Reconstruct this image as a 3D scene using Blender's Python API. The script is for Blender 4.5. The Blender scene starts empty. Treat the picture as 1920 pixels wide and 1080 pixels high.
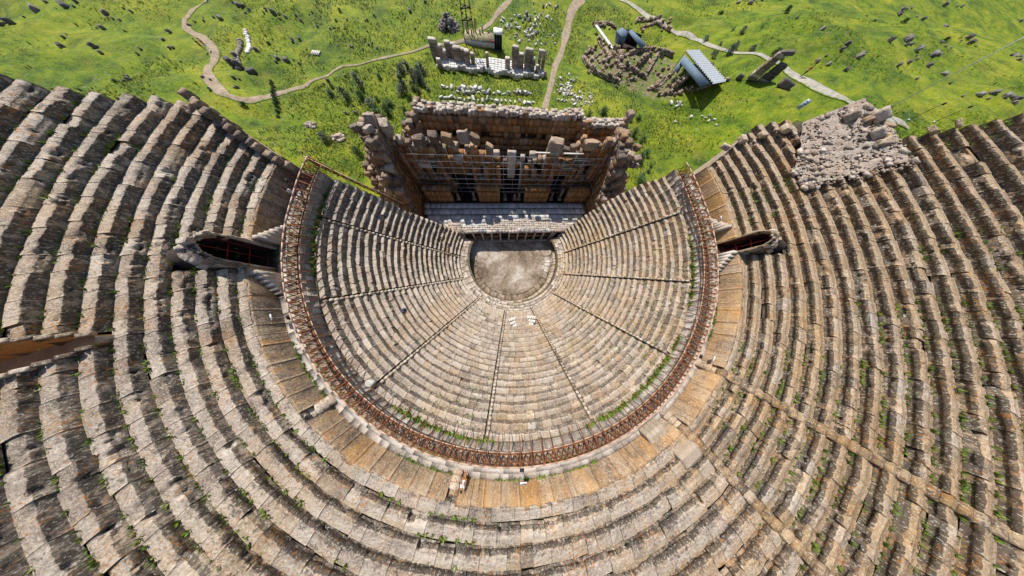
import bpy, math, random
from mathutils import Vector, Matrix
import numpy as np
def _hash(ix, iy, iz):
    n = (ix.astype(np.int64)*374761393 + iy.astype(np.int64)*668265263 + iz.astype(np.int64)*2147483647) & 0xffffffff
    n = ((n ^ (n >> 13))*1274126177) & 0xffffffff
    n = (n ^ (n >> 16)) & 0xffff
    return n.astype(np.float64)/65535.0*2 - 1
def vnoise(p):
    p = np.asarray(p, float); f = np.floor(p); t = p - f; t = t*t*(3-2*t)
    i = f.astype(np.int64); x, y, z = i[..., 0], i[..., 1], i[..., 2]; u, v, w = t[..., 0], t[..., 1], t[..., 2]
    c = lambda a, b, d: _hash(x+a, y+b, z+d)
    l = lambda a, b, s: a + (b-a)*s
    return l(l(l(c(0,0,0), c(1,0,0), u), l(c(0,1,0), c(1,1,0), u), v), l(l(c(0,0,1), c(1,0,1), u), l(c(0,1,1), c(1,1,1), u), v), w)
def fbm(p, octs=3):
    p = np.asarray(p, float); r = 0; a = 1.0
    for o in range(octs): r = r + a*vnoise(p + 17.3*o); p = p*2.03; a *= .5
    return r
def smooth(t): t = np.clip(t, 0, 1); return t*t*(3-2*t)
def terrain(x, y):
    x = np.asarray(x, float); y = np.asarray(y, float)
    z = 12*smooth((x-50)/55)*smooth((150-y)/80) + 5*smooth((-x-45)/70)*smooth((70-y)/60)
    q = np.stack([x*.045, y*.045, x*0], -1); d = np.hypot(x, y-10)
    z = z + fbm(q, 3)*1.1*smooth((d-45)/40)
    z = z + np.abs(vnoise(np.stack([x*.11+5, y*.11, x*0], -1)))*.8*smooth((np.abs(x+4)-40)/30)
    return z
PI = math.pi; D = math.radians
RNG = np.random.default_rng(11); random.seed(11)
scene = bpy.context.scene
COL = scene.collection

# ---------------------------------------------------------------- mesh helpers
class MB:
    """collects vertices / faces and a per-vertex colour (r brightness, g warmth, b lichen, on risers also shade)"""
    def __init__(s): s.v = []; s.f = []; s.c = []; s.n = 0
    def add(s, verts, faces, tint=(.5, .3, .5)):
        verts = np.asarray(verts, float).reshape(-1, 3); k = len(verts)
        s.v.append(verts); t = np.asarray(tint, float)
        s.c.append(np.broadcast_to(t, (k, 3)) if t.ndim == 1 else t)
        for a in (faces if isinstance(faces, list) else [faces]):
            s.f.append(np.asarray(a, np.int64) + s.n)
        s.n += k
    def build(s, name, mat, parent=None, loc=(0, 0, 0), smooth_=False):
        me = bpy.data.meshes.new(name); v = np.concatenate(s.v) - np.asarray(loc, float)
        li = np.concatenate([a.reshape(-1) for a in s.f])
        lens = np.concatenate([np.full(len(a), a.shape[1]) for a in s.f])
        me.vertices.add(len(v)); me.vertices.foreach_set('co', v.reshape(-1).astype(np.float32))
        me.loops.add(len(li)); me.loops.foreach_set('vertex_index', li.astype(np.int32))
        me.polygons.add(len(lens)); st = np.concatenate([[0], np.cumsum(lens)[:-1]])
        me.polygons.foreach_set('loop_start', st.astype(np.int32))
        me.polygons.foreach_set('loop_total', lens.astype(np.int32))
        if smooth_: me.polygons.foreach_set('use_smooth', np.ones(len(lens), bool))
        me.update(calc_edges=True); me.validate()
        ca = me.color_attributes.new('blk', 'FLOAT_COLOR', 'POINT')
        cc = np.concatenate(s.c); cc = np.concatenate([cc, np.ones((len(cc), 1))], 1)
        ca.data.foreach_set('color', cc.reshape(-1).astype(np.float32))
        me.materials.append(mat)
        return link(name, me, parent, loc)
def link(name, data, parent=None, loc=(0, 0, 0)):
    o = bpy.data.objects.new(name, data); COL.objects.link(o)
    if parent is not None:
        w_ = Vector((0, 0, 0)); q = parent
        while q is not None: w_ += Vector(q.location); q = q.parent
        o.parent = parent; o.location = Vector(loc) - w_
    else: o.location = loc
    return o
def tag(o, label=None, cat=None, group=None, kind=None):
    if label: o['label'] = label
    if cat: o['category'] = cat
    if group: o['group'] = group
    if kind: o['kind'] = kind
    return o
def empty(name, loc, label, cat, group=None, rz=0):
    o = bpy.data.objects.new(name, None); COL.objects.link(o); o.location = loc; o.rotation_euler.z = rz
    o.empty_display_size = .2
    return tag(o, label, cat, group)
def copy_tree(o, loc, rot=None, scale=None):
    c = o.copy(); COL.objects.link(c); c.location = loc
    if rot is not None: c.rotation_euler = rot
    if scale is not None: c.scale = scale
    for ch in list(o.children):
        k = ch.copy(); COL.objects.link(k); k.parent = c
        for g in list(ch.children):
            q = g.copy(); COL.objects.link(q); q.parent = k
    return c
def grid_faces(ni, nj, off=0):
    i, j = np.meshgrid(np.arange(ni-1), np.arange(nj-1), indexing='ij')
    a = (i*nj + j).reshape(-1)
    return np.stack([a, a+1, a+nj+1, a+nj], 1) + off
BOXF = np.array([[0,3,2,1],[4,5,6,7],[0,1,5,4],[1,2,6,5],[2,3,7,6],[3,0,4,7]])
def box(mb, c, size, ang=0, tint=(.5,.3,.5), tilt=0):
    sx, sy, sz = np.asarray(size)/2
    v = np.array([[-sx,-sy,-sz],[sx,-sy,-sz],[sx,sy,-sz],[-sx,sy,-sz],[-sx,-sy,sz],[sx,-sy,sz],[sx,sy,sz],[-sx,sy,sz]])
    if tilt:
        ct, st = math.cos(tilt), math.sin(tilt); v = v @ np.array([[ct,0,st],[0,1,0],[-st,0,ct]]).T
    ca, sa = math.cos(ang), math.sin(ang)
    v = v @ np.array([[ca,-sa,0],[sa,ca,0],[0,0,1]]).T
    mb.add(v + np.asarray(c), BOXF, tint)
def _cube(n):
    vs = {}; out = []; fs = []
    def vid(k):
        if k not in vs: vs[k] = len(out); out.append(k)
        return vs[k]
    for ax in range(3):
        for sgn in (0, n):
            for i in range(n):
                for j in range(n):
                    q = []
                    for (a, b) in ((0,0),(1,0),(1,1),(0,1)):
                        k = [0,0,0]; k[ax] = sgn; k[(ax+1)%3] = i+a; k[(ax+2)%3] = j+b; q.append(vid(tuple(k)))
                    fs.append(q if sgn else q[::-1])
    return np.array(out, float)/n*2-1, np.array(fs)
CUBES = {n: _cube(n) for n in (2, 3, 4, 6)}
def rock(mb, c, size, ang=0, rough=.12, rnd=.35, n=3, tint=None, tilt=(0, 0)):
    v, f = CUBES[n]; v = v.copy()
    r = np.linalg.norm(v, axis=1, keepdims=True); v = v*(1-rnd) + v/r*rnd*1.15
    o = RNG.uniform(-90, 90, 3)
    dv = np.stack([fbm(v*1.3+o+k*31, 2) for k in range(3)], 1)
    v = v + dv*rough*1.6
    v = v*np.asarray(size)/2
    v = v @ np.array(Matrix.Rotation(ang, 3, 'Z') @ Matrix.Rotation(tilt[0], 3, 'X') @ Matrix.Rotation(tilt[1], 3, 'Y')).T
    if tint is None: tint = rtint()
    mb.add(v + np.asarray(c), f, tint)
def rtint(b=.5, w=.3, l=.5, s=.22):
    return np.clip([RNG.normal(b, s), RNG.normal(w, s), RNG.normal(l, s)], 0, 1)
def tube(mb, a, b, r, n=6, tint=(.5,.3,.5), r2=None):
    a = np.asarray(a, float); b = np.asarray(b, float); d = b-a; L = np.linalg.norm(d)
    if L < 1e-6: return
    d /= L; u = np.cross(d, [0,0,1.] if abs(d[2]) < .9 else [1.,0,0]); u /= np.linalg.norm(u); w = np.cross(d, u)
    t = np.arange(n)*2*PI/n; ring = np.cos(t)[:,None]*u + np.sin(t)[:,None]*w
    v = np.concatenate([a + ring*r, b + ring*(r if r2 is None else r2)])
    i = np.arange(n); j = (i+1) % n
    mb.add(v, [np.stack([i, j, j+n, i+n], 1), np.arange(n)[::-1][None], (np.arange(n)+n)[None]], tint)
def bar(mb, a, b, w, tint=(.5,.3,.5)): tube(mb, a, b, w*.7, 4, tint)
def seq(n, lo, hi):
    e = np.cumsum(RNG.uniform(.5, 1.5, max(1, n))); e = np.concatenate([[0], e])/e[-1]
    return lo + (hi-lo)*e

# ---------------------------------------------------------------- materials
def new_mat(name):
    m = bpy.data.materials.new(name); m.use_nodes = True; nt = m.node_tree
    for n in list(nt.nodes): nt.nodes.remove(n)
    out = nt.nodes.new('ShaderNodeOutputMaterial'); b = nt.nodes.new('ShaderNodeBsdfPrincipled')
    nt.links.new(b.outputs[0], out.inputs[0]); b.inputs['Specular IOR Level'].default_value = .2
    return m, nt, b
class NB:
    def __init__(s, nt): s.nt = nt
    def node(s, t, **kw):
        n = s.nt.nodes.new(t)
        for k, v in kw.items(): setattr(n, k, v)
        return n
    def set(s, sock, v):
        if isinstance(v, bpy.types.NodeSocket): s.nt.links.new(v, sock)
        else: sock.default_value = v
    def pos(s): return s.node('ShaderNodeNewGeometry').outputs['Position']
    def scale(s, v, sc):
        n = s.node('ShaderNodeVectorMath', operation='MULTIPLY'); s.set(n.inputs[0], v); n.inputs[1].default_value = sc; return n.outputs[0]
    def noise(s, v, scale, detail=4, rough=.6, dist=0):
        n = s.node('ShaderNodeTexNoise'); s.set(n.inputs['Vector'], v); n.inputs['Scale'].default_value = scale
        n.inputs['Detail'].default_value = detail; n.inputs['Roughness'].default_value = rough; n.inputs['Distortion'].default_value = dist
        return n.outputs['Fac']
    def vor(s, v, scale, out='Distance', feature='F1'):
        n = s.node('ShaderNodeTexVoronoi', feature=feature); s.set(n.inputs['Vector'], v); n.inputs['Scale'].default_value = scale
        return n.outputs[out]
    def ramp(s, fac, stops):
        n = s.node('ShaderNodeValToRGB'); r = n.color_ramp
        while len(r.elements) < len(stops): r.elements.new(.5)
        for e, (p, c) in zip(r.elements, stops): e.position = p; e.color = (*c, 1) if len(c) == 3 else c
        s.set(n.inputs[0], fac); return n.outputs[0]
    def fac(s, v, lo, hi, to0=0., to1=1.):
        n = s.node('ShaderNodeMapRange', clamp=True); s.set(n.inputs[0], v)
        n.inputs[1].default_value = lo; n.inputs[2].default_value = hi; n.inputs[3].default_value = to0; n.inputs[4].default_value = to1
        return n.outputs[0]
    def mix(s, f, a, b, mode='MIX'):
        n = s.node('ShaderNodeMix', data_type='RGBA', blend_type=mode); s.set(n.inputs[0], f)
        for k, v in ((6, a), (7, b)): s.set(n.inputs[k], (*v, 1) if isinstance(v, tuple) and len(v) == 3 else v)
        return n.outputs[2]
    def math(s, op, a, b=0.):
        n = s.node('ShaderNodeMath', operation=op); s.set(n.inputs[0], a); s.set(n.inputs[1], b); return n.outputs[0]
    def attr(s):
        n = s.node('ShaderNodeAttribute', attribute_name='blk'); q = s.node('ShaderNodeSeparateColor')
        s.nt.links.new(n.outputs['Color'], q.inputs[0]); return q.outputs
    def bump(s, h, strength, dist, bsdf):
        n = s.node('ShaderNodeBump'); s.set(n.inputs['Height'], h); n.inputs['Strength'].default_value = strength
        n.inputs['Distance'].default_value = dist; s.nt.links.new(n.outputs[0], bsdf.inputs['Normal'])
def stone(name, dark, mid, pale, warm, lich=.5, orange=.3, tex=1.0, warm_amt=.5, streak=0., bumpd=.06, warmx=0.):
    m, nt, b = new_mat(name); B = NB(nt); p = B.pos(); r, g, l = B.attr()[:3]
    n1 = B.noise(p, 1.1*tex, 5, .65); n2 = B.noise(p, 6*tex, 4, .7); n3 = B.noise(p, .35*tex, 3, .6)
    n5 = B.noise(p, 15*tex, 3, .7); t = B.math('ADD', B.math('ADD', B.math('MULTIPLY', n1, .45), B.math('MULTIPLY', n2, .48)), B.math('MULTIPLY', B.math('SUBTRACT', n5, .45), .35))
    t = B.math('ADD', t, B.math('MULTIPLY', B.math('SUBTRACT', r, .5), .5))
    col = B.ramp(t, [(.33, dark), (.48, mid), (.64, pale)])
    # warm iron staining, per block and in wide patches
    w = B.math('ADD', g, B.math('MULTIPLY', B.math('SUBTRACT', n3, .5), 1.6))
    if warmx:
        sx = B.node('ShaderNodeSeparateXYZ'); nt.links.new(p, sx.inputs[0])
        w = B.math('ADD', w, B.fac(sx.outputs[0], -30, 40, -warmx, warmx))
    wf = B.math('MULTIPLY', B.fac(w, .3, .85), warm_amt)
    col = B.mix(wf, col, B.mix(.55, col, warm, 'MULTIPLY' if False else 'MIX'))
    if streak:
        ps = B.scale(p, (2.6, 2.6, .22)); s1 = B.noise(ps, 1.0, 5, .7, .3)
        col = B.mix(B.math('MULTIPLY', B.fac(s1, .52, .68), streak), col, (.075, .055, .045))
        s2 = B.noise(B.scale(p, (1.2, 1.2, .3)), .7, 4, .65)
        col = B.mix(B.math('MULTIPLY', B.fac(s2, .5, .66), streak*.8), col, warm)
    n6 = B.noise(p, .12, 4, .6, .5); col = B.mix(B.math('MULTIPLY', B.fac(n6, .50, .62), .55*warm_amt), col, B.mix(.6, col, warm)); n7 = B.noise(B.scale(p, (1, 1, .6)), .21, 4, .65); col = B.mix(B.math('MULTIPLY', B.fac(n7, .54, .66), .5*lich), col, B.mix(.65, col, (.085, .07, .064)))
    # dark crust lichen; on seat risers it also paints in shade
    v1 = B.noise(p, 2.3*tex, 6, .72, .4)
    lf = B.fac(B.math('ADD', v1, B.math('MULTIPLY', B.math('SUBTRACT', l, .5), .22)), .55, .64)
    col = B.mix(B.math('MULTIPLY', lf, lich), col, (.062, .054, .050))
    # pale and orange lichen flecks
    v2 = B.noise(p, 9*tex, 3, .6); col = B.mix(B.math('MULTIPLY', B.fac(v2, .58, .65), .65), col, tuple(min(.66, c*1.3) for c in pale))
    if orange:
        o1 = B.math('MULTIPLY', B.fac(B.noise(p, 5.5*tex, 3, .6), .54, .60), B.fac(B.noise(p, .55*tex, 3), .50, .60))
        col = B.mix(B.math('MULTIPLY', o1, orange), col, (.38, .16, .035))
    nt.links.new(col, b.inputs['Base Color']); b.inputs['Roughness'].default_value = .9
    hh = B.math('ADD', B.math('MULTIPLY', B.noise(p, 4.5*tex, 6, .75), 1.), B.math('MULTIPLY', n1, .8))
    B.bump(hh, 1., bumpd*1.3, b)
    return m
def plain(name, col, rough=.6, metal=0., var=.25, scale=3., dirt=None):
    m, nt, b = new_mat(name); B = NB(nt); p = B.pos(); n = B.noise(p, scale, 4, .65)
    c = B.mix(B.fac(n, .35, .7), tuple(x*(1-var) for x in col), tuple(min(1, x*(1+var)) for x in col))
    if dirt: c = B.mix(B.fac(B.noise(p, scale*.6, 5, .7), .52, .62), c, dirt)
    nt.links.new(c, b.inputs['Base Color']); b.inputs['Roughness'].default_value = rough; b.inputs['Metallic'].default_value = metal
    return m
M = {}
M['seat_low'] = stone('weathered_grey_limestone', (.125,.10,.082), (.335,.275,.22), (.51,.445,.37), (.43,.275,.12), lich=.68, orange=.4, warm_amt=.75, warmx=.35)
M['seat_up'] = stone('lichened_limestone', (.10,.079,.067), (.33,.265,.21), (.56,.485,.405), (.43,.26,.10), lich=.78, orange=.75, warm_amt=.8, warmx=.4, bumpd=.12)
M['stair'] = stone('worn_step_stone', (.22,.19,.16), (.40,.35,.30), (.54,.48,.42), (.46,.30,.17), lich=.35, orange=.3, warm_amt=.5)
M['podium'] = stone('ochre_stained_slabs', (.14,.105,.08), (.34,.255,.175), (.47,.38,.28), (.46,.235,.065), lich=.45, orange=.4, warm_amt=1.25, streak=.7)
M['paving'] = stone('pale_paving', (.22,.19,.165), (.37,.33,.29), (.48,.44,.40), (.44,.30,.18), lich=.3, orange=.15, warm_amt=.4)
M['kerb'] = stone('pale_kerb_stone', (.34,.31,.28), (.50,.46,.42), (.60,.56,.52), (.50,.40,.30), lich=.15, orange=.1, warm_amt=.25)
M['wingstone'] = stone('rusty_grey_ruin_stone', (.10,.075,.06), (.225,.17,.13), (.42,.35,.29), (.36,.19,.07), lich=.6, orange=.25, warm_amt=.8)
M['rubbleslope'] = stone('pinkish_rubble_mortar', (.13,.105,.088), (.31,.26,.22), (.50,.44,.39), (.40,.25,.14), lich=.45, orange=.3, warm_amt=.5, tex=1.5)
M['fieldstone'] = stone('dull_brown_fieldstone', (.085,.064,.05), (.24,.18,.13), (.46,.38,.30), (.30,.17,.08), lich=.55, orange=.2, warm_amt=.6)
M['ashlar'] = stone('burnt_orange_ashlar', (.075,.052,.040), (.215,.135,.085), (.36,.265,.19), (.43,.18,.035), lich=.5, orange=.2, warm_amt=1.25, streak=.55)
M['capstone'] = stone('broken_capstone', (.16,.125,.10), (.33,.275,.23), (.50,.44,.38), (.42,.25,.12), lich=.6, orange=.2, warm_amt=.4)
M['rubble'] = stone('brown_rubble_stone', (.13,.10,.08), (.30,.235,.18), (.46,.39,.32), (.40,.22,.10), lich=.4, orange=.25, warm_amt=.6)
M['marble'] = stone('white_marble', (.30,.28,.255), (.50,.475,.44), (.66,.64,.60), (.6,.5,.4), lich=.12, orange=.05, warm_amt=.15)
M['boulder'] = stone('dark_boulder_stone', (.06,.052,.052), (.125,.11,.105), (.25,.225,.21), (.26,.19,.13), lich=.5, orange=.1, warm_amt=.3)
M['floor'] = stone('stained_orchestra_paving', (.11,.085,.062), (.30,.25,.20), (.50,.45,.39), (.33,.21,.11), lich=.5, orange=.1, tex=.42, warm_amt=.7)
M['stagefloor'] = stone('grey_stage_slabs', (.26,.25,.25), (.42,.41,.41), (.50,.49,.48), (.44,.36,.28), lich=.12, orange=0, warm_amt=.2)
M['concrete'] = stone('smooth_restoration_stone', (.20,.155,.115), (.29,.235,.18), (.36,.30,.24), (.45,.33,.22), lich=.05, orange=0, warm_amt=.2, bumpd=.02)
M['rust'] = plain('rusted_steel', (.20,.07,.025), .8, .1, .45, 2.5, (.085,.036,.022))
M['rail'] = plain('pale_rust_rail', (.46,.31,.22), .6, .2, .25, 3.)
M['steel'] = plain('galvanised_tube', (.40,.43,.46), .5, .2, .12)
M['blacksteel'] = plain('black_painted_steel', (.02,.02,.022), .5, .5, .2)
M['red'] = plain('red_painted_steel', (.20,.022,.018), .55, .2, .3, 4.)
M['white'] = plain('white_board', (.78,.78,.78), .5, 0, .04)
M['ink'] = plain('dark_print', (.08,.09,.14), .6, 0, .1)
M['blue'] = plain('blue_sign_panel', (.42,.50,.66), .5, 0, .06)
M['roofblue'] = plain('slate_blue_metal_sheet', (.12,.17,.23), .75, .0, .2, 1.2)
M['roofwhite'] = plain('white_corrugated_sheet', (.42,.45,.48), .8, .0, .1, 1.5)
M['plank'] = plain('bleached_timber', (.52,.48,.42), .8, 0, .2, 4.)
M['timber'] = plain('brown_timber', (.17,.09,.045), .8, 0, .3, 4.)
M['darkshade'] = plain('shade_dark_interior', (.05,.036,.03), .95, 0, .3)  # near-black colour painted in for the shade inside openings
M['skin'] = plain('skin', (.46,.27,.18), .6, 0, .06)
for k, c in dict(hair=(.03,.02,.015), c_white=(.70,.69,.68), c_red=(.50,.05,.035), c_dark=(.035,.035,.045), c_blue=(.07,.10,.2), c_orange=(.5,.2,.08), c_brown=(.15,.07,.05)).items():
    M[k] = plain('cloth_'+k.replace('c_', '') if k != 'hair' else 'dark_hair', c, .85, 0, .15, 8.)
def floormat():
    m, nt, b = new_mat('stained_orchestra_floor'); B = NB(nt); p = B.pos()
    t = B.math('ADD', B.math('MULTIPLY', B.noise(p, .16, 5, .62, .6), .75), B.math('MULTIPLY', B.noise(p, 1.4, 5, .7), .32))
    c = B.ramp(t, [(.40, (.10,.072,.048)), (.52, (.235,.18,.13)), (.60, (.36,.305,.25)), (.70, (.52,.48,.43))])
    nt.links.new(c, b.inputs['Base Color']); b.inputs['Roughness'].default_value = .9; B.bump(B.noise(p, 3, 5, .7), .5, .05, b); return m
M['orchestra'] = floormat()
def leafmat(name, a, b_, c_):
    m, nt, b = new_mat(name); B = NB(nt); p = B.pos(); r = B.attr()[0]
    t = B.math('ADD', B.math('MULTIPLY', B.noise(p, 1.2, 3, .6), .6), B.math('MULTIPLY', r, .45))
    nt.links.new(B.ramp(t, [(.25, a), (.5, b_), (.78, c_)]), b.inputs['Base Color']); b.inputs['Roughness'].default_value = .75
    return m
M['weed'] = leafmat('fresh_weed_leaves', (.045,.085,.012), (.10,.165,.018), (.20,.235,.035))
M['shrub'] = leafmat('shrub_leaves', (.035,.07,.018), (.085,.15,.04), (.17,.25,.09))
M['darkleaf'] = leafmat('dark_leaves', (.012,.035,.014), (.03,.075,.028), (.07,.13,.05))
M['greyleaf'] = leafmat('grey_green_leaves', (.06,.08,.05), (.12,.15,.10), (.22,.25,.18))
M['tuft'] = leafmat('grass_tufts', (.095,.15,.006), (.175,.23,.008), (.28,.28,.02))
M['meadowweed'] = leafmat('pale_meadow_weeds', (.10,.155,.025), (.17,.22,.05), (.28,.31,.12))
M['bark'] = plain('bark', (.12,.08,.055), .9, 0, .3, 6.)
def grassmat():
    m, nt, b = new_mat('meadow_grass'); B = NB(nt); p = B.pos()
    n1 = B.noise(p, .05, 6, .62, .8); n2 = B.noise(p, .28, 6, .72); n3 = B.noise(p, 2.0, 5, .75); n4 = B.noise(p, .13, 5, .7, 1.2)
    t = B.math('ADD', B.math('ADD', B.math('MULTIPLY', n1, .62), B.math('MULTIPLY', n2, .5)), B.math('MULTIPLY', n3, .42))
    c = B.ramp(t, [(.61, (.026,.062,.006)), (.70, (.09,.15,.006)), (.80, (.17,.22,.008)), (.92, (.30,.29,.022))])
    c = B.mix(B.math('MULTIPLY', B.fac(n4, .52, .66), .5), c, (.19,.18,.022)); c = B.mix(B.math('MULTIPLY', B.fac(B.noise(p, .09, 5, .7, .6), .52, .64), .55), c, (.028,.068,.010))
    c = B.mix(B.math('MULTIPLY', B.fac(B.noise(p, .42, 6, .75), .61, .68), .75), c, (.22,.165,.085))
    c = B.mix(B.math('MULTIPLY', B.fac(B.noise(p, .8, 6, .75, .5), .60, .66), .7), c, (.20,.23,.14))
    c = B.mix(B.math('MULTIPLY', B.fac(B.noise(p, 3.3, 3, .6), .66, .70), .7), c, (.42,.44,.34))
    nt.links.new(c, b.inputs['Base Color']); b.inputs['Roughness'].default_value = .95
    B.bump(B.math('ADD', B.math('MULTIPLY', n3, .6), n2), 1., .5, b)
    return m
M['grass'] = grassmat()
def dirtmat(name, a, c_, grass=0., g0=.54):
    m, nt, b = new_mat(name); B = NB(nt); p = B.pos()
    c = B.ramp(B.noise(p, .9, 6, .7), [(.35, a), (.68, c_)])
    eg = B.attr()[1]; ef = B.fac(B.math('ADD', B.math('MULTIPLY', B.noise(p, 1.3, 5, .75), 1.1), B.math('MULTIPLY', eg, .75)), .98, 1.10)
    if grass: c = B.mix(B.math('MULTIPLY', B.fac(B.noise(p, .7, 5, .7), g0, g0+.08), grass), c, (.09,.14,.014)); c = B.mix(ef, c, (.095,.15,.010))
    nt.links.new(c, b.inputs['Base Color']); b.inputs['Roughness'].default_value = .95
    B.bump(B.noise(p, 3, 5, .7), .6, .1, b); return m
M['dirt'] = dirtmat('pinkish_dirt', (.23,.17,.115), (.40,.31,.235), .5)
M['gravel'] = dirtmat('pale_gravel', (.27,.245,.205), (.43,.40,.35), .45)
M['soil'] = dirtmat('dark_joint_soil', (.07,.055,.04), (.17,.13,.09), .35)
M['dirt2'] = dirtmat('excavated_brown_earth', (.13,.10,.06), (.28,.22,.14), 1., .46)
PATH_DIRT = [(-101.5,87.9),(-104.9,87.2),(-105.2,80.1),(-105.0,77.0),(-102.1,73.1),(-96.7,69.5),(-91.3,63.6),(-89.3,57.8),(-86.7,52.4),(-82.4,46.8),(-78.3,44.4),(-74.9,45.2),(-72.2,47.8),(-69.9,52.0),(-63.9,54.1),(-61.3,58.9),(-55.9,64.1),(-48.3,66.2),(-37.9,73.1),(-28.8,78.7),(-17.7,82.4),(-11.5,92.0),(-7.5,101.2),(-1.3,112.3)]
PATH_GRAVEL = [(10.9,55.4),(14.2,69.8),(16.9,79.4),(20.0,92.2),(23.3,105.3),(26.3,115.4),(30.9,122.9)]
ROAD_FAR = [(48.8,124.7),(55.3,118.7),(59.4,110.9),(63.6,104.6),(68.2,100.1),(72.8,94.5),(76.0,86.2)]
ROAD_NEAR = [(87.9,64.4),(89.0,58.7),(90.1,52.8),(91.5,48.2),(93.8,45.0),(95.3,41.4),(97.9,37.1),(103.6,34.6)]
BOULDERS = [(-139.6,65.0),(-140.8,73.5),(-134.3,76.1),(-124.9,75.9),(-122.7,74.3),(-122.9,69.6),(-105.9,67.2),(-106.8,71.5),(-100.3,62.6),(-108.0,60.9),(-127.1,62.3),(-125.1,58.4),(-117.5,59.1),(-115.1,57.2),(-119.2,78.1),(-98.9,77.4),(-101.5,76.9),(-95.2,79.7),(-91.4,86.1),(-90.4,85.7),(-86.9,83.6),(-81.4,83.6),(-78.9,82.6),(-76.6,83.2),(-76.1,82.8),(-73.8,84.7),(-69.7,87.9),(-71.7,82.8),(-67.0,81.9),(-61.2,81.2),(-72.4,73.1),(-70.5,74.3),(-80.3,66.5),(-73.6,63.7),(-71.3,63.7),(-68.3,64.0),(-81.4,53.1),(-79.9,49.8),(-102.0,46.7),(-106.6,50.0),(-59.0,58.4),(-87.1,50.8),(-57.9,85.7),(-50.8,92.0),(-52.8,87.9),(-38.5,96.0),(-35.5,86.4),(-33.8,102.5),(-22.4,104.0),(-19.7,99.1),(-54.3,73.3),(-48.9,74.8),(-45.9,73.3),(-51.5,61.1),(-50.5,59.7),(-38.2,66.8),(-51.2,45.9),(-48.3,46.1),(5.3,103.9),(6.8,102.1),(12.6,112.1),(19.3,116.8),(100.8,115.7),(235.4,162.4),(224.7,157.7),(220.5,152.9),(263.2,170.2),(280.3,173.6),(235.0,151.0),(257.9,152.8),(184.6,93.5),(189.3,98.8),(97.0,86.0),(100.7,77.7),(103.1,68.5),(101.4,66.8),(108.3,66.0),(106.3,64.3),(120.4,72.4),(132.5,77.1),(127.3,66.0),(151.2,80.5),(123.9,57.4),(135.7,66.1),(138.1,58.0),(133.5,72.2),(142.1,72.5),(186.3,80.2),(185.8,76.1),(330.6,172.2),(141.6,51.8),(144.1,51.5),(145.6,49.8),(151.2,49.8),(118.7,61.7),(95.5,64.5),(97.7,65.7),(99.9,58.5),(97.3,62.2)]
MARBLE_FIELD = [(-4.4,101.0),(7.9,100.1),(-4.2,99.3),(2.3,101.6),(6.7,103.3),(0.8,98.4),(1.5,97.9),(6.8,96.6),(-1.0,97.5),(6.0,101.6),(-5.7,93.1),(-0.8,100.4),(9.5,100.4),(2.2,96.5),(-5.3,96.2),(0.5,102.3),(5.4,96.3),(-2.3,97.8),(-0.8,96.7),(6.5,102.4),(8.4,99.6),(5.8,97.4),(1.4,96.6),(9.3,104.4),(8.8,101.7),(2.3,101.8),(6.1,101.7),(9.1,102.8),(3.7,99.8),(4.6,101.9),(-2.8,96.6),(7.0,99.9),(10.0,103.7),(8.8,103.6),(10.8,100.3),(4.5,95.6),(7.7,98.3),(-4.9,99.7),(-4.4,101.3),(-2.2,95.6),(-3.7,100.6),(2.5,96.0),(10.8,99.5),(-2.2,98.6),(6.2,103.6),(5.8,101.0),(9.7,91.7),(11.3,93.8),(9.2,96.3),(8.0,96.7),(7.6,92.8),(13.5,95.3),(-1.2,90.6),(2.3,88.7),(5.9,93.7),(16.2,96.2),(5.1,93.7),(7.7,96.9),(8.7,87.9),(9.1,90.3),(16.7,91.8),(12.7,90.9),(14.4,96.8),(7.7,94.8),(3.4,90.7),(4.4,90.3),(9.7,97.1),(6.9,94.1),(12.2,97.6),(1.6,91.0),(6.1,90.1),(4.8,94.9),(16.8,97.7),(1.2,93.2),(4.9,94.8),(8.5,87.6),(0.8,91.9),(11.1,89.4),(18.2,99.2),(8.5,88.3),(8.8,105.9),(10.5,104.8),(21.9,114.1),(8.3,111.3),(13.8,105.8),(11.4,106.4),(14.1,113.9),(18.5,115.6),(13.2,106.4),(15.0,107.3),(15.8,116.2),(14.2,105.8),(16.0,105.8),(8.2,108.3)]
MARBLE_SLOPE = [(20.4,63.3),(19.2,63.5),(21.1,63.5),(19.2,65.0),(20.2,68.5),(19.9,64.3),(20.8,66.4),(16.1,65.0),(21.0,64.1),(20.0,67.6),(17.9,62.5),(16.1,60.2),(20.8,59.4),(17.1,71.2),(21.5,67.7),(17.7,67.4),(20.3,70.9),(18.8,63.5),(20.8,73.4),(20.9,67.1),(18.6,64.9),(17.3,60.0),(17.2,65.0),(16.9,63.9),(21.0,60.6),(16.7,63.8),(21.7,70.6),(18.3,62.7),(20.5,66.8),(19.7,63.5),(18.0,63.5),(19.3,63.0),(19.2,68.2),(18.2,59.7),(17.4,70.7),(15.8,60.3),(22.2,70.2),(17.8,70.1),(19.6,66.2),(21.2,70.4),(27.9,62.9),(27.2,60.2),(28.1,62.6),(25.9,61.9),(23.0,62.0),(27.9,59.4),(21.7,60.6),(24.2,65.0),(22.5,59.6),(28.4,62.5),(24.4,62.1),(27.3,60.6),(22.3,64.2),(27.8,62.6),(26.1,60.2),(26.0,60.6),(25.7,64.5),(22.7,58.2),(21.6,60.3),(28.1,64.8),(22.1,62.7),(24.0,62.4),(24.4,58.8),(22.2,58.5),(21.7,58.5),(23.9,60.3)]
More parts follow.
